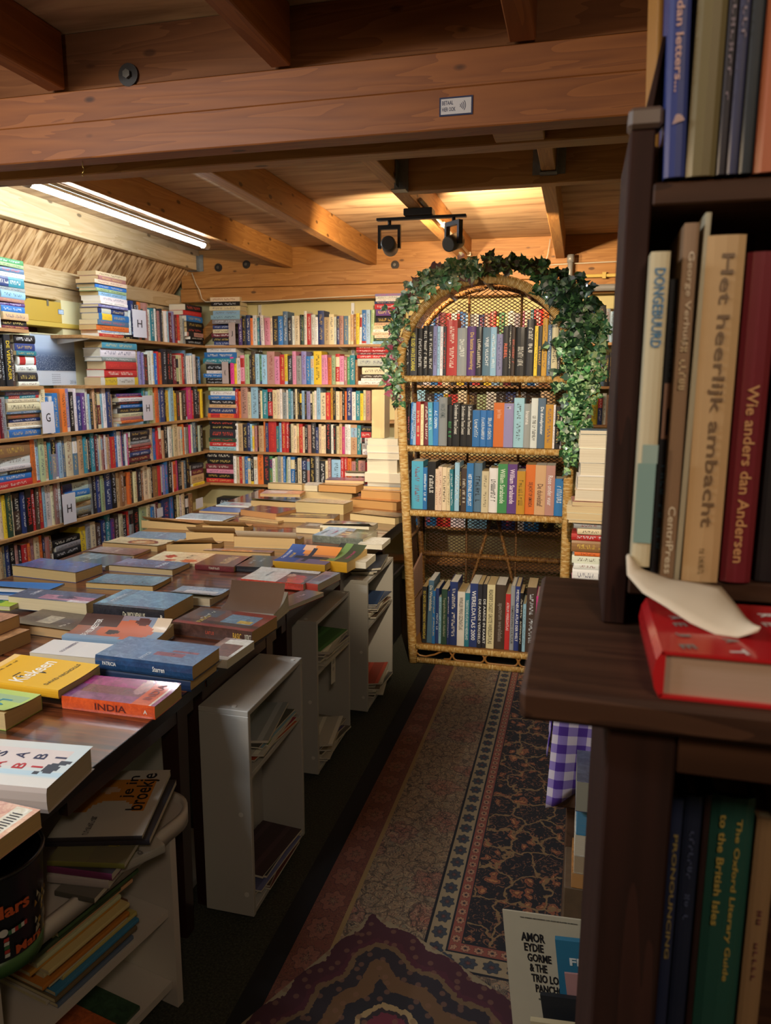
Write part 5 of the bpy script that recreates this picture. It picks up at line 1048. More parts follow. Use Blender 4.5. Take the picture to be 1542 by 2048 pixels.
def lattice(name, fn, inside, u0, u1, v0, v1, sp, sl, seg, wd=.0021):
    mb = MB()
    for sg in (1, -1):
        hgt = (v1-v0)/sl; c = u0-hgt
        while c < u1+hgt:
            # line: u = c + sg*(v-v0)/sl
            run = []; n = max(60, seg*3)
            for k_ in range(n+1):
                v = v0+(v1-v0)*k_/n; u = (c if sg > 0 else c)+sg*(v-v0)/sl
                if inside(u, v): run.append((u, v))
                else:
                    if len(run) > 2: mb_line(mb, fn, run, seg, wd)
                    run = []
            if len(run) > 2: mb_line(mb, fn, run, seg, wd)
            c += sp
    return mb.build(name, M_LAT, TW)
def mb_line(mb, fn, run, seg, wd):
    if seg <= 1: pts = [run[0], run[-1]]
    else: st = max(1, len(run)//seg); pts = run[::st]+([run[-1]] if run[-1] != run[::st][-1] else [])
    mb.tube([fn(*p_) for p_ in pts], wd, 4, smooth=False, caps=False)
def in_arch(x, z, m=.03):
    if z < ZSP: return z > .05 and xl(z)+m < x < xr(z)-m
    return (x-AC)**2+(z-ZSP)**2 < (AR-m)**2
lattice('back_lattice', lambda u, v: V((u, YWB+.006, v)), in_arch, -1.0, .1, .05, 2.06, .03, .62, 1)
DP = YWB-YWF-.03
lattice('side_lattice', lambda u, v: V((xl(v)+.014, YWF+.015+u, v)), lambda u, v: 0 <= u <= DP, 0, DP, .12, ZSP, .026, .62, 1)
lattice('side_lattice', lambda u, v: V((xr(v)-.014, YWF+.015+u, v)), lambda u, v: 0 <= u <= DP, 0, DP, .12, ZSP, .026, .62, 1)
AL = pi*(AR-.02)
lattice('arch_lattice', lambda u, v: V((AC-cos(v/(AR-.02))*(AR-.02), YWF+.015+u, ZSP+sin(v/(AR-.02))*(AR-.02))), lambda u, v: 0 <= u <= DP, 0, DP, 0, AL, .026, .62, 6)
def loop(x0, x1, z0, z1, y, r=.0055):
    h = (z1-z0)/2; zc = (z0+z1)/2; P_ = [V((x1-h+h*cos(a), y, zc+h*sin(a))) for a in [radians(-90+180*q/8) for q in range(9)]]+[V((x0+h+h*cos(a), y, zc+h*sin(a))) for a in [radians(90+180*q/8) for q in range(9)]]
    mb = MB(); mb.tube(P_, r, 8, closed=True, side=(0, 1, 0)); mb.build('scroll', M_ROD, TW)
loop(-.6, -.43, .036, .085, YWF); loop(-.425, -.25, .036, .085, YWF); loop(-.245, -.06, .036, .085, YWF)
mb = MB(); mb.tube([V((-.80, YWF, .085)), V((-.805, YWF, .06)), V((-.785, YWF, .045)), V((-.75, YWF, .042)), V((-.70, YWF, .058)), V((-.66, YWF, .08)), V((-.62, YWF, .083)), V((-.605, YWF, .062)), V((-.615, YWF, .04)), V((-.65, YWF, .036))], .0055, 8, side=(0, 1, 0)); mb.build('scroll', M_ROD, TW)
# loose raffia ends and the little price label
for x, z in ((-.64, 1.53), (-.62, 1.17), (-.6, 1.168), (-.57, 1.172)): mb = MB(); mb.tube([(x, YWF-.02, z), (x+.008, YWF-.026, z-.03), (x+.018*random.choice((-1, 1)), YWF-.024, z-.045)], .0012, 4); mb.build('loose_raffia', M_ROD, TW)
card('shelf_label', 'tiny white label stuck on the top shelf edge of the wicker bookcase', 'label', (-.505, YWF-.0185, 1.547), (1, 0, 0), (0, 0, 1), .055, .012, [('FANTASY', 0, 0, .035, .006)], 'c9c2b4')
# books in it
WT = ['top', 'second', 'third', 'lowest']
def wrow(i, pa, pb, py, toks, h, **k):
    a, b = U(pa, py, 'y', YWF)[0], U(pb, py, 'y', YWF)[0]
    row(f'{WT[i]} shelf of the wicker bookcase', V((a, YWF+.002, WS[i]+.001)), EX, EY, b-a, toks, h, group=f'books on the {WT[i]} shelf of the wicker bookcase', force=True, **k)
CW = 'd9d6cc'
wrow(0, 811, 1119, 745, 'k1.7 K4.7 k3.7 k3.3 k3 v2.4 l1.8 w1.8 K2 r6.5^ g5.8 P5.5 K4 u4.7 l3.5 v3.7_ k3.4 k1.7 N2.2 k6.3 K4.7^ y2 K2.4 z3^ u2.4 c3.7 k1.5', .245, hv=.04,
     titles={0: ('~10', CW, .5, .7), 1: ('HET BLOED VAN DE SCARABAE', 'd2c42a', .5, .8), 2: ('~16', 'c9c9c9', .5, .75), 3: ('~20', CW, .5, .8), 4: ('~17', CW, .5, .75), 5: ('~14', '4a4468', .5, .6), 10: ('~11', 'dfe2dc', .6, .4), 11: ('De laatste Betovering', 'c9a84a', .5, .75), 12: ('~14', 'd8d0b8', .45, .6), 13: ('VRIJE VLUCHT', 'd8dce0', .5, .6), 14: ('~18', 'e2ecee', .5, .7), 16: ('REBEL', 'd8562c', .5, .3), 18: ('~10', 'c9503a', .5, .5), 19: ('~14', 'c9c6bc', .4, .4), 20: ('~9', 'd6d3ca', .6, .5), 22: ('~8', 'd8a83c', .4, .4), 25: ('~12', '3a342c', .5, .5)})
wrow(1, 813, 1122, 888, 'k1.6 b2 l2 r2.8 c2 R3.2 q3 b3.4 g5.4^ k3.5 k4.4 k4 k4 b4.6_ b3.8_ b4.5_ o6.4 v5.8 l6.2^ g4.3 w4^ u4.6^ z4.7 w1.2 k3 w1', .222, hv=.05,
     titles={0: ('~10', 'b8506a', .4, .6), 2: ('~12', '5a3a3a', .5, .6), 3: ('~12', 'e0c090', .5, .6), 6: ('~12', 'dceef2', .6, .5), 7: ('A.C. CRISPIN', 'dceef2', .6, .4), 8: ('VAN DE HEMEL', '3a4a52', .72, .3), 9: ('~12', '3aa05a', .4, .4), 10: ('De Kronieken van Thomas Covenant', CW, .62, .68), 11: ('De Kronieken van Thomas Covenant', CW, .62, .68), 12: ('De Kronieken van Thomas Covenant', CW, .62, .68), 13: ('~9', 'd8e2e6', .5, .5), 14: ('~16', 'd8e2e6', .5, .6), 15: ('~15', 'd8e2e6', .5, .6), 16: ('Jack Vance', 'd8a888', .75, .2), 17: ('M', 'c8c6d8', .9, .05), 19: ('Inanna', 'dcd8d4', .68, .3), 20: ('~18', '2a2a2a', .4, .5), 21: ('De duivelpriester', 'e6eaee', .55, .55)})
wrow(2, 820, 1126, 1030, 'q8^ b3 k5.6^ c2 c2.7 c3 c2.7 t2.6 l3.2^ k1.4 N3.5 b4.5^ u5.5^ c4.6 w5.8 E6.3^ P6.2^ z5.4 o6.2^ a6.8^ d5.8^ b6_', .228, hv=.05,
     titles={1: ('~16', 'e0ecf2', .5, .7), 2: ('~8', 'd8d4cc', .6, .5), 5: ('~12', '3a342c', .5, .6), 8: ('~10', 'd8e6ea', .5, .6), 10: ('~14', 'd8d0c0', .5, .6), 11: ('HET SENTINEL KOMPLOT', 'e8eef2', .45, .65), 12: ('~10', '2c3a4a', .5, .6), 14: ('~14', '2a2a2a', .5, .5), 15: ('William Sarabande', 'd8e6d0', .55, .7), 16: ('William Sarabande', 'e8d8e8', .55, .7), 17: ('~9', '8a6a1c', .5, .6), 18: ('DE JACHT OP AMANDA', '3a1c10', .4, .5), 19: ('De duivelstaf', '4a2a2a', .4, .45), 20: ('Rose onder vuur', 'dcd6da', .5, .6), 21: ('~12', 'dce6f0', .6, .5)})
wrow(3, 842, 1122, 1290, 'K3 u3.4^ b2 B2 l1.7_ G3.6 B1.4 B5^ w4.6 t3 B4.8^ K2.8^ K2.8^ c4.8^ N6.4^ r3 g2.6^ B3^ k2 l2_ N5.6^ m1.6 P2 b1.6 b4^ w2_ w2_ c2.4^', .315, d=.2, hv=.07, lean=.12,
     titles={0: ('DE GROTE GEILLUSTREERDE WERELDATLAS', 'c9b44a', .5, .85), 1: ('De Wereldatlas', 'd8d4c8', .72, .4), 3: ('~9', 'c8d4e4', .4, .3), 5: ('Topografische Atlas van Nederland', '9a9c84', .5, .7), 8: ('WINKLER PRINS GEZINSATLAS', '4a443c', .6, .6), 9: ('TOERISTISCHE ATLAS VAN NEDERLAND', 'd0dcd8', .5, .75), 10: ('WERELDATLAS 2000', 'e6e6e6', .5, .78), 11: ('DE AARDE VERDEELD', 'd6d6d2', .42, .7), 12: ('DE AARDE IN KAART', 'd6d6d2', .42, .7), 13: ("READER'S DIGEST GROTE WERELDATLAS", '3a342a', .5, .85), 14: ('spectrum wereldatlas', '8a8078', .42, .6), 15: ('ATRIUM WERELDATLAS', 'e0c8c8', .6, .5), 16: ('SAMENLEVING CULTUUR', '2c2c2c', .4, .6), 17: ('MEYERS NEUER ATLAS DER WELT', 'e6e6e6', .55, .8), 21: ('', 'ffffff')} )
REC[-28+21]['title'] = None
T = thing('board', (-.82, 3.9, WS[3]), 'large dusty pink board leaning at the left inside the wicker bookcase', 'board')
mb = MB(); mb.hexa([(-.838, 3.835, WS[3]+.001), (-.828, 3.835, WS[3]+.001), (-.822, 4.09, WS[3]+.001), (-.832, 4.09, WS[3]+.001), (-.845, 3.835, .50), (-.835, 3.835, .50), (-.832, 4.09, .56), (-.842, 4.09, .56)]); mb.build('board', simple('pink_board', 'b08a78', .6), T)

# ================================================================ IVY
def leafmat(name, rough=.35):
    m, nt, b = newmat(name); a = N(nt, 'ShaderNodeAttribute', attribute_name='Col'); nt.links.new(a.outputs['Color'], b.inputs['Base Color']); setin(b, Roughness=rough, Coat_Weight=.2); return m
M_LEAF = leafmat('ivy_leaf')
LSH = [(0, 0), (-.28, .06), (-.5, .3), (-.33, .42), (-.3, .66), (-.14, .72), (0, 1.05), (.14, .72), (.3, .66), (.33, .42), (.5, .3), (.28, .06)]
def leaf(mb, p_, d, n, s, cc, vein):
    d = d.normalized(); n = (n-d*n.dot(d)).normalized(); x = d.cross(n); f = random.uniform(.1, .35)
    P_ = lambda a, b: p_+d*b*s+x*a*s+n*(abs(a)*f-.25*b*b)*s
    m_ = [(0, 0), (0, .35), (0, .7), (0, 1.05)]
    L_ = LSH[1:6]; 
    for sg in (-1, 1):
        o = [(abs(q[0])*sg, q[1]) for q in L_]
        tri = [((0, 0), o[0], (0, .35)), (o[0], o[1], (0, .35)), (o[1], o[2], (0, .35)), ((0, .35), o[2], (0, .7)), (o[2], o[3], (0, .7)), (o[3], o[4], (0, .7)), (o[4], (0, 1.05), (0, .7))]
        for t_ in tri:
            c_ = vein if random.random() < .35 and (0, .35) in t_ else tuple(v*random.uniform(.85, 1.15) for v in cc)
            mb.poly([P_(*q) for q in t_], 0, c_)
def garland(name, label, path, rad, n, size, cols, vein, hang=.4, stems=5):
    path = [V(p_) for p_ in path]; T = thing(name, path[0], label, 'ivy', 'artificial ivy garlands')
    mb = MB(); cs = MB(); NP = len(path)
    for s_ in range(stems):
        off = [V((random.uniform(-1, 1), random.uniform(-.6, .3), random.uniform(-1, 1)))*.35 for _ in path]
        cs.tube([p_+o_*(rad[i]) for i, (p_, o_) in enumerate(zip(path, off))], .0018, 5, col=hx('5a6a34'))
    for k_ in range(n):
        t = random.random()*(NP-1); i = int(t); f = t-i; c = path[i].lerp(path[min(i+1, NP-1)], f); r = rad[i]*(1-f)+rad[min(i+1, NP-1)]*f
        o_ = V((random.gauss(0, .5), random.gauss(-.1, .4), random.gauss(0, .5)))*r
        if o_.y > r*.3: o_.y = -o_.y
        d = V((random.uniform(-1, 1), random.uniform(-.6, .2), random.uniform(-1, .7)-hang)); nn = V((random.uniform(-.6, .6), -1, random.uniform(-.2, .9)))
        leaf(mb, c+o_, d, nn, size*random.uniform(.65, 1.25), hx(random.choice(cols)), hx(vein))
    mb.build('foliage', M_LEAF, T); cs.build('stems', simple('ivy_stem', '6a7038', .5), T)
def WP(px, py, y=3.80): return U(px, py, 'y', y)
random.seed(11)
GR = ['24482a', '2c5531', '1e3c26', '3a6238', '4a7542', '2c4c32']
garland('ivy_garland', 'green and pink leaved ivy trailing down the left of the wicker arch', [WP(798, 800), WP(785, 765), WP(786, 715), WP(792, 660), WP(800, 620), WP(815, 595)], [.03, .045, .045, .04, .04, .04], 150, .04, ['2a4a30', '38593a', '4a3a34', '8a3a4c', '2f5034', '3c6a42', '6a7a5a'], '7a9a68')
garland('ivy_garland', 'mixed green ivy along the upper left of the wicker arch', [WP(812, 610), WP(835, 575), WP(865, 553), WP(895, 540), WP(925, 535), WP(955, 534)], [.045, .055, .055, .05, .045, .035], 220, .044, ['5a7a5c', '46704e', '8a9a80', '3a6040', '5a8a5a', '8a6a6a', '5a7a6a', '6f9a60'], 'a9b890')
garland('ivy_garland', 'dark green and bronze leaves on the crown of the wicker arch', [WP(960, 533), WP(1000, 530), WP(1040, 532), WP(1075, 540), WP(1095, 555)], [.03, .035, .04, .045, .05], 120, .046, ['2c4a2c', '3a6a3c', '3a3226', '4a3a2a', '2a2a20', '35502f'], '6a8a4a', hang=-.2)
garland('ivy_garland', 'thick dark green ivy cluster spilling over the right shoulder of the arch', [WP(1095, 560), WP(1125, 575), WP(1150, 595), WP(1165, 625), WP(1150, 655), WP(1160, 690)], [.06, .08, .09, .09, .085, .08], 300, .05, ['142a1b', '1a3320', '213f27', '16301f', '2b4c30'], '4a7042', stems=8)
garland('ivy_garland', 'long variegated ivy hanging down the right side of the wicker bookcase', [WP(1150, 680), WP(1155, 730), WP(1150, 780), WP(1150, 830), WP(1145, 870), WP(1148, 915)], [.085, .085, .08, .07, .055, .03], 270, .046, GR+['5a9a60', '2a4f34'], '9ac08a', stems=9)
garland('ivy_garland', 'ivy strand hanging outermost right of the arch', [WP(1180, 610), WP(1200, 650), WP(1200, 690), WP(1190, 740), WP(1180, 790), WP(1170, 840)], [.05, .05, .045, .05, .045, .03], 150, .044, ['3a6a44', '4f7a4a', '6a8a5c', '2c4f36'], '9ab080', stems=5)
def sprig(label, pts, n, size):
    T = thing('ivy_sprig', pts[-1], label, 'ivy'); cs = MB(); cs.tube(pts, .0018, 5); cs.build('stem', simple('ivy_stem', '6a7038'), T); mb = MB()
    for k_ in range(n):
        f = (k_+.6)/n*(len(pts)-1); i = min(int(f), len(pts)-2); leaf(mb, V(pts[i]).lerp(V(pts[i+1]), f-i), V((random.choice((-1, 1))*.7, -.3, -.7)), V((0, -1, .3)), size, hx(random.choice(GR)), hx('7aa868'))
    mb.build('leaves', M_LEAF, T)
sprig('ivy sprig with few leaves dangling before the right wicker post', [WP(1150, 880, 3.76), WP(1143, 910, 3.76), WP(1138, 945, 3.76)], 4, .05)
sprig('thin ivy tendril dangling in front of the white page stack', [WP(1150, 850, 3.72), WP(1158, 890, 3.72), WP(1175, 900, 3.7)], 3, .05)

# ================================================================ RIGHT HAND STACK BY THE WICKER
T = thing('side_table', (.25, 3.65, 0), 'low dark side table hidden behind the counter, carrying stacked books', 'table')
mb = MB(); mb.box((-.03, 3.5, .5), (.6, 3.85, .53), bev=.003); mb.build('tabletop', M_TF, T)
for x in (.0, .55):
    for y in (3.53, 3.8): mb = MB(); mb.box((x-.02, y-.02, 0), (x+.02, y+.02, .4995)); mb.build('leg', M_TF, T)
random.seed(21)
stack('right stack beside the wicker post, middle part', V((.25, 3.505, .531)), UPV, EY, 'g1 c1 r1.2 n2 o.8 w1.4 w1 w2.2 p1.6 v1.4', .36, w=.25, d=.15, group='books stacked right of the wicker bookcase', page=hx('cdc6b4'), force=True)
stack('right stack beside the wicker post, below the page blocks', V((-.02, 3.67, .893)), UPV, -EY, 'd1.4 c2.2 w2.2 c1', .10, w=.27, d=.16, group='books stacked right of the wicker bookcase', page=hx('cdb890'), force=True)
stack('tall page block stack beneath the ivy on the right', V((.008, 3.66, .995)), UPV, -EY, 'u.5 w1.8 w1.8 w1.7 w1.7 c1.5', .325, w=.25, d=.15, group='books stacked right of the wicker bookcase', page=hx('d3cbb8'), force=True)

# ================================================================ RUGS
def rugmat():
    m, nt, b = newmat('persian_rug'); L = nt.links; tc = N(nt, 'ShaderNodeTexCoord'); sp = N(nt, 'ShaderNodeSeparateXYZ'); L.new(tc.outputs['UV'], sp.inputs[0])
    x, y = sp.outputs[0], sp.outputs[1]                       # metres from the left edge and from the near edge
    d = mth(nt, 'MINIMUM', x, y)                              # distance from the border
    dn = N(nt, 'ShaderNodeTexNoise', noise_dimensions='2D'); setin(dn, Scale=17, Detail=3); L.new(tc.outputs['UV'], dn.inputs['Vector'])
    vm1 = N(nt, 'ShaderNodeVectorMath', operation='SUBTRACT'); L.new(dn.outputs['Color'], vm1.inputs[0]); vm1.inputs[1].default_value = (.5, .5, .5)
    vm2 = N(nt, 'ShaderNodeVectorMath', operation='SCALE'); L.new(vm1.outputs[0], vm2.inputs[0]); vm2.inputs['Scale'].default_value = .075
    vm3 = N(nt, 'ShaderNodeVectorMath', operation='ADD'); L.new(vm2.outputs[0], vm3.inputs[0]); L.new(tc.outputs['UV'], vm3.inputs[1])
    def vor(sc, feat='F1', sx=1.0):
        mp = N(nt, 'ShaderNodeMapping'); mp.inputs['Scale'].default_value = (sc*sx, sc, 1); L.new(vm3.outputs[0], mp.inputs[0])
        v = N(nt, 'ShaderNodeTexVoronoi', feature=feat, voronoi_dimensions='2D'); setin(v, Scale=1, Randomness=.75); L.new(mp.outputs[0], v.inputs['Vector']); return v
    nz = N(nt, 'ShaderNodeTexNoise', noise_dimensions='2D'); setin(nz, Scale=42, Detail=3, Distortion=2.2); L.new(tc.outputs['UV'], nz.inputs['Vector'])
    def swirl(thr, c1, c2, c3):
        r = ramp(nt, [(0, c1), (thr-.035, c1), (thr-.02, hx('1a1a22')), (thr+.015, hx('1a1a22')), (thr+.03, c2), (thr+.12, c2), (thr+.14, c3)]); L.new(nz.outputs['Fac'], r.inputs[0]); return r.outputs[0]
    # field: dark ground with rust flowers and gold branches
    v = vor(27); fl = ramp(nt, [(0, hx('b87a4a')), (.14, hx('b87a4a')), (.2, hx('3c241c')), (.24, hx('8c4a30')), (.38, hx('9a5a3a')), (.43, hx('17161d')), (1, hx('17161d'))]); L.new(v.outputs['Distance'], fl.inputs[0])
    mixv = N(nt, 'ShaderNodeSeparateXYZ'); L.new(v.outputs['Color'], mixv.inputs[0])
    flo = mix(nt, mth(nt, 'LESS_THAN', mixv.outputs[0], .75), fl.outputs[0], hx('17161d'))
    v2 = vor(9, 'DISTANCE_TO_EDGE'); br = ramp(nt, [(0, (1, 1, 1)), (.03, (1, 1, 1)), (.045, (0, 0, 0))]); L.new(v2.outputs['Distance'], br.inputs[0])
    field = mix(nt, br.outputs[0], flo, hx('8f7048'))
    lf = ramp(nt, [(.6, (0, 0, 0)), (.62, (1, 1, 1))]); L.new(nz.outputs['Fac'], lf.inputs[0]); field = mix(nt, mth(nt, 'MULTIPLY', lf.outputs[0], .8), field, hx('8a5a3c'))
    # wide cream border: big medallions
    vm = vor(4.6, sx=.9); md = ramp(nt, [(0, hx('a85a4a')), (.09, hx('b8705a')), (.11, hx('1f2230')), (.13, hx('b07a64')), (.24, hx('a8745e')), (.26, hx('2a2a34')), (.28, hx('b89a74')), (.36, hx('8a7a64')), (.38, hx('a98c68'))]); L.new(vm.outputs['Distance'], md.inputs[0])
    cream = mix(nt, .5, md.outputs[0], swirl(.5, hx('b09470'), hx('a07058'), hx('5a6a5c')))
    ov = ramp(nt, [(.43, (0, 0, 0)), (.45, (1, 1, 1)), (.47, (1, 1, 1)), (.49, (0, 0, 0))]); L.new(nz.outputs['Fac'], ov.inputs[0]); cream = mix(nt, ov.outputs[0], cream, hx('22242e'))
    v4 = vor(22, 'DISTANCE_TO_EDGE'); e4 = ramp(nt, [(0, (1, 1, 1)), (.05, (1, 1, 1)), (.07, (0, 0, 0))]); L.new(v4.outputs['Distance'], e4.inputs[0]); cream = mix(nt, mth(nt, 'MULTIPLY', e4.outputs[0], .6), cream, hx('3a3430'))
    # narrow borders: rows of rosettes
    def rosette(bg, pet, cen, x0, wd):
        fx = mth(nt, 'SUBTRACT', mth(nt, 'DIVIDE', mth(nt, 'SUBTRACT', d, x0), wd), .5)
        al = mth(nt, 'MAXIMUM', x, y); fy = mth(nt, 'SUBTRACT', mth(nt, 'FRACT', mth(nt, 'DIVIDE', al, wd*1.15)), .5)
        r = mth(nt, 'SQRT', mth(nt, 'ADD', mth(nt, 'MULTIPLY', fx, fx), mth(nt, 'MULTIPLY', fy, fy)))
        an = mth(nt, 'ARCTAN2', fy, fx); r2 = mth(nt, 'ADD', r, mth(nt, 'MULTIPLY', mth(nt, 'SINE', mth(nt, 'MULTIPLY', an, 7)), .05))
        q = ramp(nt, [(0, cen), (.12, hx('1c1c24')), (.15, pet), (.33, pet), (.35, hx('1f1c22')), (.39, bg), (1, bg)]); L.new(r2, q.inputs[0]); return q.outputs[0]
    red = mix(nt, .45, rosette(hx('70402f'), hx('94604a'), hx('b08a64'), 0, .1), swirl(.5, hx('8a4a3c'), hx('9a6048'), hx('6a3a34')))
    bands = [(.0, red), (.102, hx('a08050')), (.116, cream), (.345, hx('15171f')), (.353, rosette(hx('a08a68'), hx('3a4048'), hx('8a5040'), .353, .055)), (.408, hx('15171f')), (.414, rosette(hx('8f4a3a'), hx('b08060'), hx('1c1c24'), .414, .032)), (.446, hx('17161d')), (.45, field)]
    col = bands[0][1]
    for th, c in bands[1:]: col = mix(nt, mth(nt, 'GREATER_THAN', d, th), col, c)
    n3 = N(nt, 'ShaderNodeTexNoise'); setin(n3, Scale=500, Detail=2); L.new(tc.outputs['UV'], n3.inputs['Vector'])
    L.new(mix(nt, mth(nt, 'ADD', mth(nt, 'MULTIPLY', n3.outputs['Fac'], .4), .12), col, hx('1c1714')), b.inputs['Base Color']); setin(b, Roughness=.95)
    bp = N(nt, 'ShaderNodeBump'); setin(bp, Strength=.4, Distance=.003); L.new(n3.outputs['Fac'], bp.inputs['Height']); L.new(bp.outputs[0], b.inputs['Normal']); return m
def grid_rug(name, label, O, ex, ey, w, l, mat, zf, nx=24, ny=50, th=.008, edge=None):
    T = thing(name, O, label, 'rug'); mb = MB(); O, ex, ey = V(O), V(ex).normalized(), V(ey).normalized()
    P_ = lambda u, v: O+ex*u+ey*v+V((0, 0, th+zf(u, v)))
    for i in range(nx):
        for j in range(ny):
            u0, u1, v0, v1 = w*i/nx, w*(i+1)/nx, l*j/ny, l*(j+1)/ny
            mb.poly([P_(u0, v0), P_(u1, v0), P_(u1, v1), P_(u0, v1)], 0, uv=[(u0, v0), (u1, v0), (u1, v1), (u0, v1)], smooth=True)
    mb.build('pile', mat, T); mb = MB()
    for a, b in (((0, 0), (w, 0)), ((w, 0), (w, l)), ((w, l), (0, l)), ((0, l), (0, 0))):
        n = 30
        for k_ in range(n):
            u0, v0 = a[0]+(b[0]-a[0])*k_/n, a[1]+(b[1]-a[1])*k_/n; u1, v1 = a[0]+(b[0]-a[0])*(k_+1)/n, a[1]+(b[1]-a[1])*(k_+1)/n
            p0, p1 = P_(u0, v0), P_(u1, v1); q0, q1 = p0, p1
            mb.poly([V((q0.x, q0.y, O.z+.0006)), V((q1.x, q1.y, O.z+.0006)), p1, p0])
    mb.build('edge_binding', simple('rug_edge', edge or '14161c', .9), T); return T
bump = lambda u, v: .012*math.exp(-((v-.02)/.08)**2)*max(0, sin(u*6))
mb = MB(); mb.box((-.76, 1.3, .0005), (1.0, 3.80, .004)); tag(mb.build('rug_underlay', simple('underlay', '101115', .95)), 'black underlay strip showing along the left of the patterned rug', 'underlay')
grid_rug('persian_rug', 'long Persian rug with dark flower field and rust and cream borders', (-.69, 1.36, .004), (1, 0, 0), (0, 1, 0), 1.6, 2.43, rugmat(), lambda u, v: .0+bump(u, v), th=.009)
def rug2mat():
    m, nt, b = newmat('maroon_rug'); L = nt.links; tc = N(nt, 'ShaderNodeTexCoord'); sp = N(nt, 'ShaderNodeSeparateXYZ'); L.new(tc.outputs['UV'], sp.inputs[0])
    d = mth(nt, 'MINIMUM', sp.outputs[0], sp.outputs[1]); al = mth(nt, 'MAXIMUM', sp.outputs[0], sp.outputs[1])
    zz = mth(nt, 'MULTIPLY', mth(nt, 'ABSOLUTE', mth(nt, 'SUBTRACT', mth(nt, 'FRACT', mth(nt, 'MULTIPLY', al, 7)), .5)), .05); dd = mth(nt, 'ADD', d, zz)
    nz = N(nt, 'ShaderNodeTexNoise', noise_dimensions='2D'); setin(nz, Scale=60, Detail=3); L.new(tc.outputs['UV'], nz.inputs['Vector'])
    dd = mth(nt, 'ADD', dd, mth(nt, 'MULTIPLY', mth(nt, 'SUBTRACT', nz.outputs['Fac'], .5), .02))
    r = ramp(nt, [(0, hx('7a6a50')), (.018, hx('3a1820')), (.07, hx('431b24')), (.085, hx('5e4830')), (.1, hx('241d22')), (.14, hx('5a4028')), (.18, hx('1e1c22')), (.22, hx('8a7450')), (.235, hx('2a2024')), (.25, hx('5c2430')), (.33, hx('6a2a34')), (.4, hx('2a1a1e'))], 'CONSTANT'); L.new(dd, r.inputs[0])
    v = N(nt, 'ShaderNodeTexVoronoi', voronoi_dimensions='2D'); setin(v, Scale=24); L.new(tc.outputs['UV'], v.inputs['Vector'])
    rv = ramp(nt, [(0, (1, 1, 1)), (.16, (1, 1, 1)), (.2, (0, 0, 0))]); L.new(v.outputs['Distance'], rv.inputs[0])
    L.new(mix(nt, mth(nt, 'MULTIPLY', rv.outputs[0], .55), r.outputs[0], hx('6a4a38')), b.inputs['Base Color']); setin(b, Roughness=.95); return m
c0 = V((-.505, 1.83, .0135))
grid_rug('maroon_rug', 'maroon rug with zigzag border laid corner first over the larger rug', c0, (-.42, -.9, 0), (.88, -.42, 0), .72, .62, rug2mat(), lambda u, v: .012+.010*sin(v*9)*math.exp(-u*6), th=.009, edge='6a5a48')

# ================================================================ DARK BOOKCASE ON THE RIGHT
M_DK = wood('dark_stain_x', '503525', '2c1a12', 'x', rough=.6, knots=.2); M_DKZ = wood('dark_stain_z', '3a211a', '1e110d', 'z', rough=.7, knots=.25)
T = thing('cabinet', (.5, .65, 0), 'dark stained cabinet with a thick overhanging top, nearest on the right', 'cabinet')
mb = MB(); mb.box((-.03, .488, 1.317), (1.0, .80, 1.34), bev=.004); mb.build('top', M_DK, T)
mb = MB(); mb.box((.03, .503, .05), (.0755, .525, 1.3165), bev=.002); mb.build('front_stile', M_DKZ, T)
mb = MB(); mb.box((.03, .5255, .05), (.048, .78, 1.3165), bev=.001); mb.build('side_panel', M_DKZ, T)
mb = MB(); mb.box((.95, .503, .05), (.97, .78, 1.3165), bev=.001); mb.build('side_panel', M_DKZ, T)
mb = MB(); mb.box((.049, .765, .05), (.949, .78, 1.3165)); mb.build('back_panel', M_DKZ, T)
mb = MB(); mb.box((.0765, .503, 1.285), (.949, .52, 1.3165), bev=.001); mb.build('top_rail', M_DK, T)
mb = MB(); mb.box((.049, .55, .985), (.949, .764, 1.0), bev=.001); mb.build('shelf', M_DK, T)
mb = MB(); mb.box((.049, .53, .0), (.949, .764, .08), bev=.001); mb.build('base', M_DK, T)
random.seed(9)
def rb(lab, px0, px1, pyt, z0, Yf, col, tcol='d8c8a0', title=None, d=.12, hard=False, page=None, tct=.5, tw=.6, zt=None, tf=.5, lean=0, extra=()):
    a = U(px0, (pyt+1150)/2, 'y', Yf)[0]; b = U(px1, (pyt+1150)/2, 'y', Yf)[0]; z1 = zt or U((px0+px1)/2, pyt, 'y', Yf)[2]
    cv, pg = MB(), MB(); O = V((a, Yf, z0+.0006)); h = z1-z0; ez = V((sin(lean), 0, cos(lean))); ex = V((cos(lean), 0, -sin(lean)))
    if lean > 0: O.z += sin(lean)*(b-a)
    book_geo(cv, pg, O, ex, EY, ez, b-a-.0006, h, d, hx(col), (0, 0, 0), hard=hard, page=hx(page or 'b8a888'), text=False)
    T = thing('book', O, lab, 'book', 'books in the dark bookcase'); cv.build('cover', M_COVER, T); pg.build('pages', M_PAGE, T); w = b-a
    if title: lettering('spine_title', T, title, plane_fn(O+ex*w/2+ez*h*tct-EY*.0012, -ez, ex), h*tw, w*tf, tcol, .012)
    for (s, tc_, tw_, tf_, c_) in extra: lettering('spine_title', T, s, plane_fn(O+ex*w/2+ez*h*tc_-EY*.0012, -ez, ex), h*tw_, w*tf_, c_, .012)
    return T, O, ex, ez, w, h
def patch(T, O, ex, ez, w, x0, x1, z0, z1, col, nm='printed_panel'):
    mb = MB(); q = [O+ex*x0*w+ez*z0-EY*.0009, O+ex*x1*w+ez*z0-EY*.0009, O+ex*x1*w+ez*z1-EY*.0009, O+ex*x0*w+ez*z1-EY*.0009]; mb.poly(q); mb.build(nm, ink(col), T)
YB = .64
ZL = 1.386
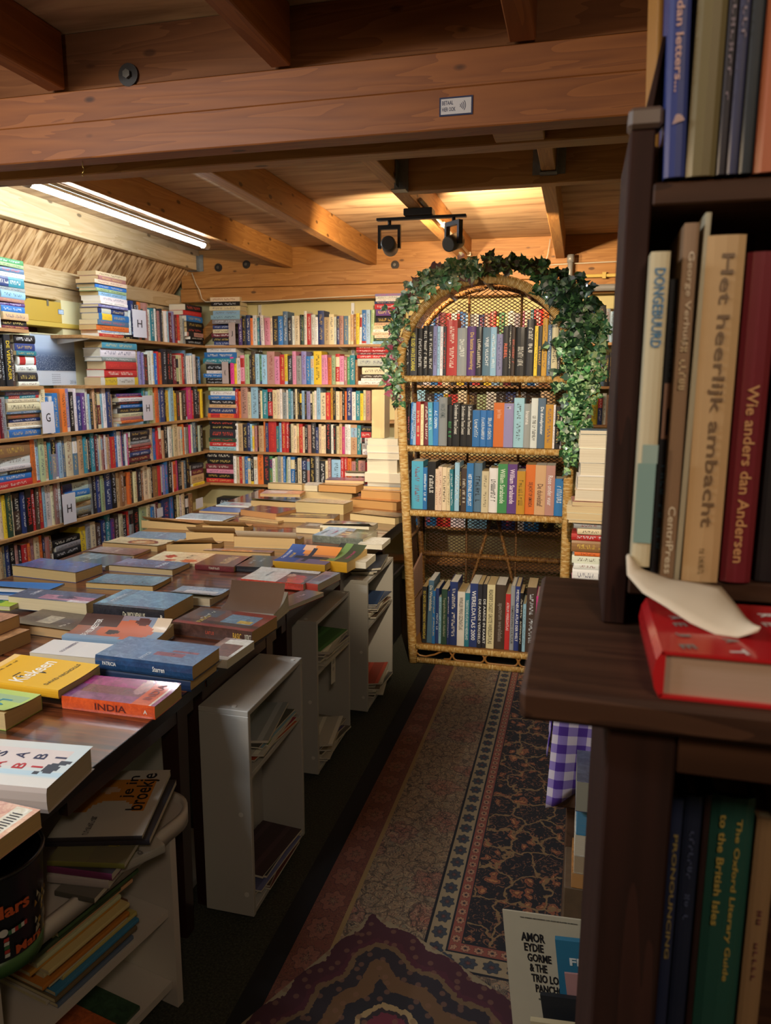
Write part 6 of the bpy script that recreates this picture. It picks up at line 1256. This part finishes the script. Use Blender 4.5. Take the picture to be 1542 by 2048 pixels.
T_, O, ex, ez, w, h = rb('cream book lettered DONGEBUURD in blue, leftmost on the dark shelf', 1282, 1321, 505, ZL+.012, YB-.015, 'c9bfa0', '2a6f9c', 'DONGEBUURD', tct=.83, tw=.24, tf=.55, hard=False, page='b9a888')
patch(T_, O, ex, ez, w, .0, .95, .02, .085, '7f9f9a'); patch(T_, O, ex, ez, w, .2, 1, .085, .1, '93aaa2')
T_, O, ex, ez, w, h = rb('black paperback with a small red picture panel, second on the dark shelf', 1321, 1345, 560, ZL, YB+.01, '202228', '3a5a70', '~11', tct=.24, tw=.3, tf=.4, extra=[('~10', .78, .2, .35, '3a4654')])
patch(T_, O, ex, ez, w, .1, .9, .115, .16, '9a7460'); patch(T_, O, ex, ez, w, .4, .8, .118, .14, '7a2028')
rb('tall brown book with pale lettering and a cream side, third on the dark shelf', 1345, 1375, 448, ZL, YB-.006, '8a7058', 'c9b8a0', 'George Verhuis', tct=.80, tw=.25, tf=.5, extra=[('~8', .62, .14, .45, 'c9b490'), ('CentriPress', .12, .2, .5, 'd6ccb8')], page='b9a070')
rb('very thin tall speckled booklet between the brown and tan books', 1375, 1388, 428, ZL, YB-.004, 'a8a28c', page='b0a890', d=.09, lean=.012)
rb('thick tan book lettered Het heerlijk ambacht', 1390, 1467, 472, ZL, YB-.006, 'b99a70', '6a5238', 'Het heerlijk ambacht', tct=.56, tw=.78, tf=.42, page='b09468', extra=[('~10', .065, .08, .16, '8a7048')])
rb('dark red book with slanting gold title beside the tan one', 1470, 1535, 505, ZL, YB, '6a1824', 'b98a5a', 'Wie anders dan Andersen', tct=.34, tw=.55, tf=.36, hard=True)
rb('black book at the right end of the dark middle shelf', 1537, 1585, 600, ZL, YB+.01, '15141a')
ZU = 1.7015
random.seed(3)
def ru(lab, px0, px1, col, title=None, tcol='b08a70', z1=1.95, Y=.64, d=.12, lean=0, tct=.5, tw=.6, tf=.4, hard=True):
    a = U(px0, 355, 'y', Y)[0]; b = U(px1, 355, 'y', Y)[0]; cv, pg = MB(), MB(); ez = V((sin(lean), 0, cos(lean))); ex = V((cos(lean), 0, -sin(lean))); O = V((a, Y, ZU+.0005+max(0, sin(lean))*(b-a))); w = b-a-.0006; h = z1-ZU
    book_geo(cv, pg, O, ex, EY, ez, w, h, d, hx(col), (0, 0, 0), hard=hard, page=hx('b8a078'), text=False)
    T = thing('book', O, lab, 'book', 'books on top of the dark bookcase'); cv.build('cover', M_COVER, T); pg.build('pages', M_PAGE, T)
    if title: lettering('spine_title', T, title, plane_fn(O+ex*w/2+ez*h*tct-EY*.0012, -ez, ex), h*tw, w*tf, tcol, .02)
    return T, O, ex, ez, w, h
ru('orange yellow book leaning at the left end of the top shelf', 1306, 1322, 'b07a2c', Y=.69, z1=1.98, lean=-.035, d=.1)
T_, O, ex, ez, w, h = ru('blue book with gold words van meer dan letters on top shelf', 1328, 1371, '2c3a7a', 'van meer dan letters...', 'b08a80', tct=.47, tw=.46, tf=.36, lean=-.03)
mb = MB(); c_ = O+ex*w*.55+ez*.037-EY*.0014
for k_ in range(5): a = radians(20+k_*18); mb.poly([c_-ex*.004, c_+ex*(.005*cos(a))+ez*(.007*sin(a)), c_+ex*(.005*cos(a+.25))+ez*(.007*sin(a+.25))])
mb.build('bird_emblem', ink('b09088'), T_)
ru('wide olive grey book beside the blue one on the top shelf', 1372, 1432, '6a6040', tcol='5a5030')
ru('very dark narrow book on the top shelf', 1433, 1452, '1c1824', '~12', '6a5a68', tct=.4, tw=.4)
ru('muted navy book with a worn lower spine on the top shelf', 1453, 1476, '2c3050', '~9', '6a5a6a', tct=.55, tw=.3, z1=1.93)
ru('black teal book before the salmon one on the top shelf', 1477, 1505, '101c26')
ru('salmon orange book at the right of the top shelf', 1507, 1580, 'a05838', tcol='b07048', title='~12', tct=.6, tw=.6, tf=.2)
T = thing('bookcase', (.5, .75, 1.34), 'dark stained tabletop bookcase standing on the cabinet at the right', 'bookcase')
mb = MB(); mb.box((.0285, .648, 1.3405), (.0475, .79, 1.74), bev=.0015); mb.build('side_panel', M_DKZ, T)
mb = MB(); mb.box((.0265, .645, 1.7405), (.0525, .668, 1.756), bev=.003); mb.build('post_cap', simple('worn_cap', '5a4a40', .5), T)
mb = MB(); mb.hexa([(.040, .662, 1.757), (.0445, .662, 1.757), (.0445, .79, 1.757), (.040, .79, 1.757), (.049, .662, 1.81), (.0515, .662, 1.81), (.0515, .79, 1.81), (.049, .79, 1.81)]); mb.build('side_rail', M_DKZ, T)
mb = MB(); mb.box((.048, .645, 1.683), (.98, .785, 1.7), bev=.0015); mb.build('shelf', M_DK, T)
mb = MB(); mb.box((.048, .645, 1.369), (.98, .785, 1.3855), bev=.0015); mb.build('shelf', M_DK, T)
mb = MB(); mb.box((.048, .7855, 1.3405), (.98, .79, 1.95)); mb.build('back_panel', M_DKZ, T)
# lower books
def rl(lab, px0, px1, pyt, col, title=None, tcol='8a7040', tct=.5, tw=.5, tf=.3, Y=.575, hard=True, extra=()):
    a = U(px0, 1700, 'y', Y)[0]; b = U(px1, 1700, 'y', Y)[0]; z1 = U(px0, pyt, 'y', Y)[2]; cv, pg = MB(), MB(); O = V((a, Y, 1.0008)); h = z1-1.0; w = b-a-.0006
    book_geo(cv, pg, O, EX, EY, UPV, w, h, .15, hx(col), (0, 0, 0), hard=hard, page=hx('a89878'), text=False); T = thing('book', O, lab, 'book', 'books inside the dark cabinet'); cv.build('cover', M_COVER, T); pg.build('pages', M_PAGE, T)
    for (s, xo, c0_, tw_, tf_, cc) in ([(title, .5, tct, tw, tf, tcol)] if title else [])+list(extra): lettering('spine_title', T, s, plane_fn(O+EX*w*xo+UPV*h*c0_-EY*.0012, -UPV, EX), h*tw_, w*tf_, cc, .02)
rl('narrow navy reference book with faded gold title in the cabinet', 1338, 1362, 1600, '1c2440', 'PRONOUNCING', '8a7848', .62, .5, .4)
rl('dark navy book beside the narrow reference book in the cabinet', 1364, 1400, 1592, '161e34', '~13', '4a5270', .7, .35, .3)
rl('dark maroon slim book inside the cabinet', 1402, 1416, 1590, '24100f')
rl('large green book with a long gold two line title in the cabinet', 1418, 1507, 1592, '1d4a40', None, extra=[('The Oxford Literary Guide', .62, .62, .62, .17, 'a89048'), ('to the British Isles', .27, .73, .42, .17, 'a89048')])
rl('tan book at the right end inside the cabinet', 1510, 1555, 1640, '8a6c4c', '~9', '6a3a3c', .5, .3, .2)
# red hardcover on the cabinet top
O = V((.056, .497, 1.3406)); cv, pg = MB(), MB()
book_geo(cv, pg, O, UPV, EX, EY, .033, .125, .19, hx('b3161c'), (0, 0, 0), hard=True, page=hx('b09484'), text=False)
T = thing('book', O, 'thick red hardcover lying flat on the cabinet top', 'book'); cv.build('cover', covermat('red_shine', .25, .5), T); pg.build('pages', M_PAGE, T)
tz = 1.3406+.0334
for s, px, py, sz, cc in [('A', 1352, 1236, .009, 'a8a49c'), ('E', 1360, 1250, .009, '7a7670'), ('J', 1366, 1270, .009, '7a7670'), ('E', 1376, 1294, .010, '7a7670'), ('A', 1463, 1282, .010, '7a7670'), ('T', 1477, 1305, .011, 'd8d2cc'), ('R', 1532, 1232, .010, 'd8d2cc'), ('E', 1540, 1250, .010, 'b8a49c')]:
    p_ = U(px, py, 'z', tz); lettering('cover_lettering', T, s, plane_fn((p_.x, p_.y, tz+.0004), (.2, -1, 0), (1, .2, 0)), sz*.85, sz, cc, .03)
# curled sheet of paper
A_ = [(1252, 1112, .625), (1254, 1150, .61), (1285, 1185, .585), (1330, 1212, .565), (1380, 1245, .55), (1430, 1268, .54), (1475, 1275, .535), (1516, 1264, .53)]
B_ = [(1262, 1118, .632), (1290, 1140, .632), (1345, 1158, .632), (1400, 1165, .625), (1442, 1172, .615), (1465, 1200, .595), (1492, 1235, .565), (1518, 1258, .535)]
mb = MB(); n = 6; ring = []
for (a, b) in zip(A_, B_):
    p0, p1 = U(a[0], a[1], 'y', a[2]), U(b[0], b[1], 'y', b[2]); ring.append([p0.lerp(p1, q/n)+V((0, -.004*sin(pi*q/n), .004*sin(pi*q/n))) for q in range(n+1)])
# refine along the sheet
for i in range(len(ring)-1):
    for s_ in range(3):
        f0, f1 = s_/3, (s_+1)/3
        for q in range(n):
            mb.poly([ring[i][q].lerp(ring[i+1][q], f0), ring[i][q].lerp(ring[i+1][q], f1), ring[i][q+1].lerp(ring[i+1][q+1], f1), ring[i][q+1].lerp(ring[i+1][q+1], f0)], smooth=True)
o = mb.build('paper_sheet', simple('white_sheet', 'cdbfa8', .7)); tag(o, 'curled white sheet of paper spilling from the shelf onto the red book', 'paper')
sm = o.modifiers.new('thickness', 'SOLIDIFY'); sm.thickness = .0004

# ================================================================ LOW THINGS AT THE RIGHT
T = thing('bench', (.3, 1.98, 0), 'low worn brown wooden bench end behind the book pile', 'bench')
M_BN = wood('bench_y', '6a4c38', '46301f', 'y', knots=.4)
mb = MB(); mb.box((-.028, 1.83, .445), (.7, 2.1, .52), bev=.008); mb.build('seat', M_BN, T)
for x in (.02, .6): mb = MB(); mb.box((x, 1.86, 0), (x+.05, 2.06, .4445), bev=.003); mb.build('leg', M_BN, T)
T = thing('side_box', (.35, 2.0, .521), 'dark box under the chequered cloth', 'box')
mb = MB(); mb.box((-.005, 1.835, .5205), (.7, 2.09, .735), bev=.004); mb.build('body', simple('dark_box', '2a2220', .7), T)
def ginghammat():
    m, nt, b = newmat('purple_gingham'); L = nt.links; tc = N(nt, 'ShaderNodeTexCoord'); sp = N(nt, 'ShaderNodeSeparateXYZ'); L.new(tc.outputs['UV'], sp.inputs[0]); s = 19
    a = mth(nt, 'GREATER_THAN', mth(nt, 'FRACT', mth(nt, 'MULTIPLY', sp.outputs[0], s)), .5); c = mth(nt, 'GREATER_THAN', mth(nt, 'FRACT', mth(nt, 'MULTIPLY', sp.outputs[1], s)), .5)
    f = mth(nt, 'MULTIPLY', mth(nt, 'ADD', a, c), .5); r = ramp(nt, [(0, hx('cfc2cc')), (.25, hx('8a76b4')), (.75, hx('4a2a86'))], 'CONSTANT'); L.new(f, r.inputs[0]); L.new(r.outputs[0], b.inputs['Base Color']); setin(b, Roughness=.9); return m
T = thing('checked_cloth', (.0, 1.83, .74), 'purple and white chequered cloth hanging over the bench corner', 'cloth'); mb = MB(); nu, nv = 24, 20
def cloth(u, v):   # u along x from the left edge (m), v: from the top back towards the front and down
    vt = .2; sag = .004*sin(u*60)+.003*sin(u*33+1)
    if v < vt: p_ = V((-.022+u, 2.04-v, .742))
    else: dn = v-vt; p_ = V((-.022-.010*dn/.25+u*(1-.12*dn), 1.838-.012-sag*dn*8-.02*dn, .742-dn))
    return p_
LEFT = lambda u: .49-.62*u*1.0 if u < .3 else .3
for i in range(nu):
    for j in range(nv):
        u0, u1 = .5*i/nu, .5*(i+1)/nu
        def vv(u, t): return t*LEFT(u)
        t0, t1 = j/nv, (j+1)/nv
        q = [(u0, vv(u0, t0)), (u0, vv(u0, t1)), (u1, vv(u1, t1)), (u1, vv(u1, t0))]; mb.poly([cloth(*p_) for p_ in q], uv=[(p_[0]*1.1+.01, p_[1]*1.1) for p_ in q], smooth=True)
for j in range(nv):   # the side that falls over the left end
    for i in range(6):
        f = lambda a, c: V((-.022-.012*a-.004*sin(c*9)*a, 2.04-c*.2-.001, .742-a*.16))
        a0, a1, c0_, c1 = i/6, (i+1)/6, j/nv, (j+1)/nv
        mb.poly([f(a0, c0_), f(a1, c0_), f(a1, c1), f(a0, c1)], uv=[(-a0*.16, c0_*.2), (-a1*.16, c0_*.2), (-a1*.16, c1*.2), (-a0*.16, c1*.2)], smooth=True)
o = mb.build('fabric', ginghammat(), T); sm = o.modifiers.new('thickness', 'SOLIDIFY'); sm.thickness = .002; sm.offset = 1
# pile of books in front of the bench
def pile(lab, z0, t, x0, Y, L, D, c, page='b4a684', title=None, ang=0, face='P'):
    e = V((cos(ang), sin(ang), 0)); flatbook(lab, V((x0, Y, z0)), V((x0, Y, z0))+e*L, t, D, face, *c, page=page, group='books piled in front of the bench', texts=title or (), grid=(14, 14), mat=M_ART)
PZ = [U(1143, y, 'y', 1.62)[2] for y in (1775, 1745, 1710, 1668, 1612, 1552)]
mb = MB(); mb.box((.02, 1.62, .014), (.5, 1.78, PZ[0]-.0005), bev=.003); tag(mb.build('storage_crate', simple('crate_wood', '5a4630', .7, noise=.3)), 'plain wooden crate under the pile of books in front of the bench', 'crate')
pile('thick orange brown book at the bottom of the bench pile', PZ[0], PZ[1]-PZ[0]-.001, .036, 1.62, .2, .14, ('a8743c', 'a8743c'), 'b07a3c')
pile('worn beige book second from the bottom of the bench pile', PZ[1], PZ[2]-PZ[1]-.001, .040, 1.62, .2, .14, ('c0b49a', 'b8ac92'), 'a08a6c')
pile('white book with a torn cover in the bench pile', PZ[2], PZ[3]-PZ[2]-.001, .039, 1.62, .2, .14, ('d0c8b8', 'c8c0b0'), 'c8bca4')
pile('bright blue covered book in the bench pile', PZ[3], PZ[4]-PZ[3]-.001, .041, 1.62, .2, .15, ('1f7aa0', '2584ac'), '2a7ea4')
pile('grey book with two lines of pale capitals on top of the bench pile', PZ[4], PZ[5]-PZ[4]-.001, .036, 1.6, .21, .15, ('4a5064', '6a707c'), '8a8878', [('AAN HET EIND', .35, .3, .1, .02, 'c8ccd4'), ('VAN DE REIS', .62, .3, .1, .02, 'c8ccd4')])
mb = MB(); mb.box((.068, 1.56, .0008), (.076, 1.598, .3), bev=.001); tag(mb.build('folder', simple('ochre_folder', 'b07c2c', .6)), 'ochre folder edge standing behind the record covers', 'folder')
# record sleeves and books in a floor row
def sleeve(lab, name, cat, pl, pr, Yt, Yb, ztop, zbot, xl0, xw, col, lines=(), t=.004, inkc='1a191c'):
    T = thing(name, (xl0+xw/2, Yb, zbot), lab, cat, 'records and books standing on the floor'); mb = MB(); y0, y1 = Yb, Yt
    q = [V((xl0+.045, y0, zbot)), V((xl0+.045+xw, y0+.02, zbot)), V((xl0+.045+xw, y0+.02+t, zbot)), V((xl0+.045, y0+t, zbot)), V((xl0, y1, ztop)), V((xl0+xw, y1+.02, ztop)), V((xl0+xw, y1+.02+t, ztop)), V((xl0, y1+t, ztop))]
    mb.hexa(q); mb.build('sleeve', simple('sleeve_'+col, col, .5, noise=.05), T)
    xa = (q[5]-q[4]).normalized(); ya = (q[4]-q[0]); H_ = ya.length; ya.normalize(); n = xa.cross(ya)
    for s, u, v, w, h in lines:
        c = q[4]+xa*u-ya*v; lettering('lettering', T, s, lambda x, y, c=c: c+xa*x+ya*y+n*.001, w, h, inkc, .035)
    return T
sleeve('cream record sleeve with bold black capitals starting with AMOR', 'record_sleeve', 'record', 0, 0, 1.50, 1.44, .378, .068, -.112, .31, 'b0a68e',
       [('AMOR', .062, .052, .052, .02), ('EYDIE', .062, .074, .042, .018), ('GORME', .072, .096, .052, .018), ('& THE', .068, .118, .038, .018), ('TRIO LOS', .084, .140, .066, .018), ('PANCHOS', .092, .162, .068, .018), ('THIS STEREO RECORDING CAN ALSO BE PLAYED IN MONO', .1, .010, .125, .0028), ('~9', .075, .185, .025, .004)])
sleeve('blue book with white letters FR standing before the record sleeve', 'book', 'book', 0, 0, 1.47, 1.43, .352, .03, .005, .2, '2c6a86', [('FR', .045, .045, .036, .017)], t=.012, inkc='c8ccc8')
sleeve('small pink booklet standing before the blue book', 'booklet', 'book', 0, 0, 1.44, 1.41, .30, .03, .028, .16, 'a87c78')
sleeve('black folder standing slightly tilted in the floor row', 'folder', 'folder', 0, 0, 1.41, 1.38, .262, .02, -.02, .2, '1e2024', t=.01)
sleeve('cream book with a small dark photograph in the floor row', 'book', 'book', 0, 0, 1.37, 1.34, .232, .0, -.037, .2, 'b4a480', t=.012)
mb = MB(); mb.poly([V((-.018, 1.3635, .205)), V((.018, 1.3635, .205)), V((.018, 1.3665, .222)), V((-.018, 1.3665, .222))][::1]); 
sleeve('yellow edged book at the left of the floor row', 'book', 'book', 0, 0, 1.36, 1.33, .205, .0, -.057, .06, 'b8862c', t=.006)

make_books(201)
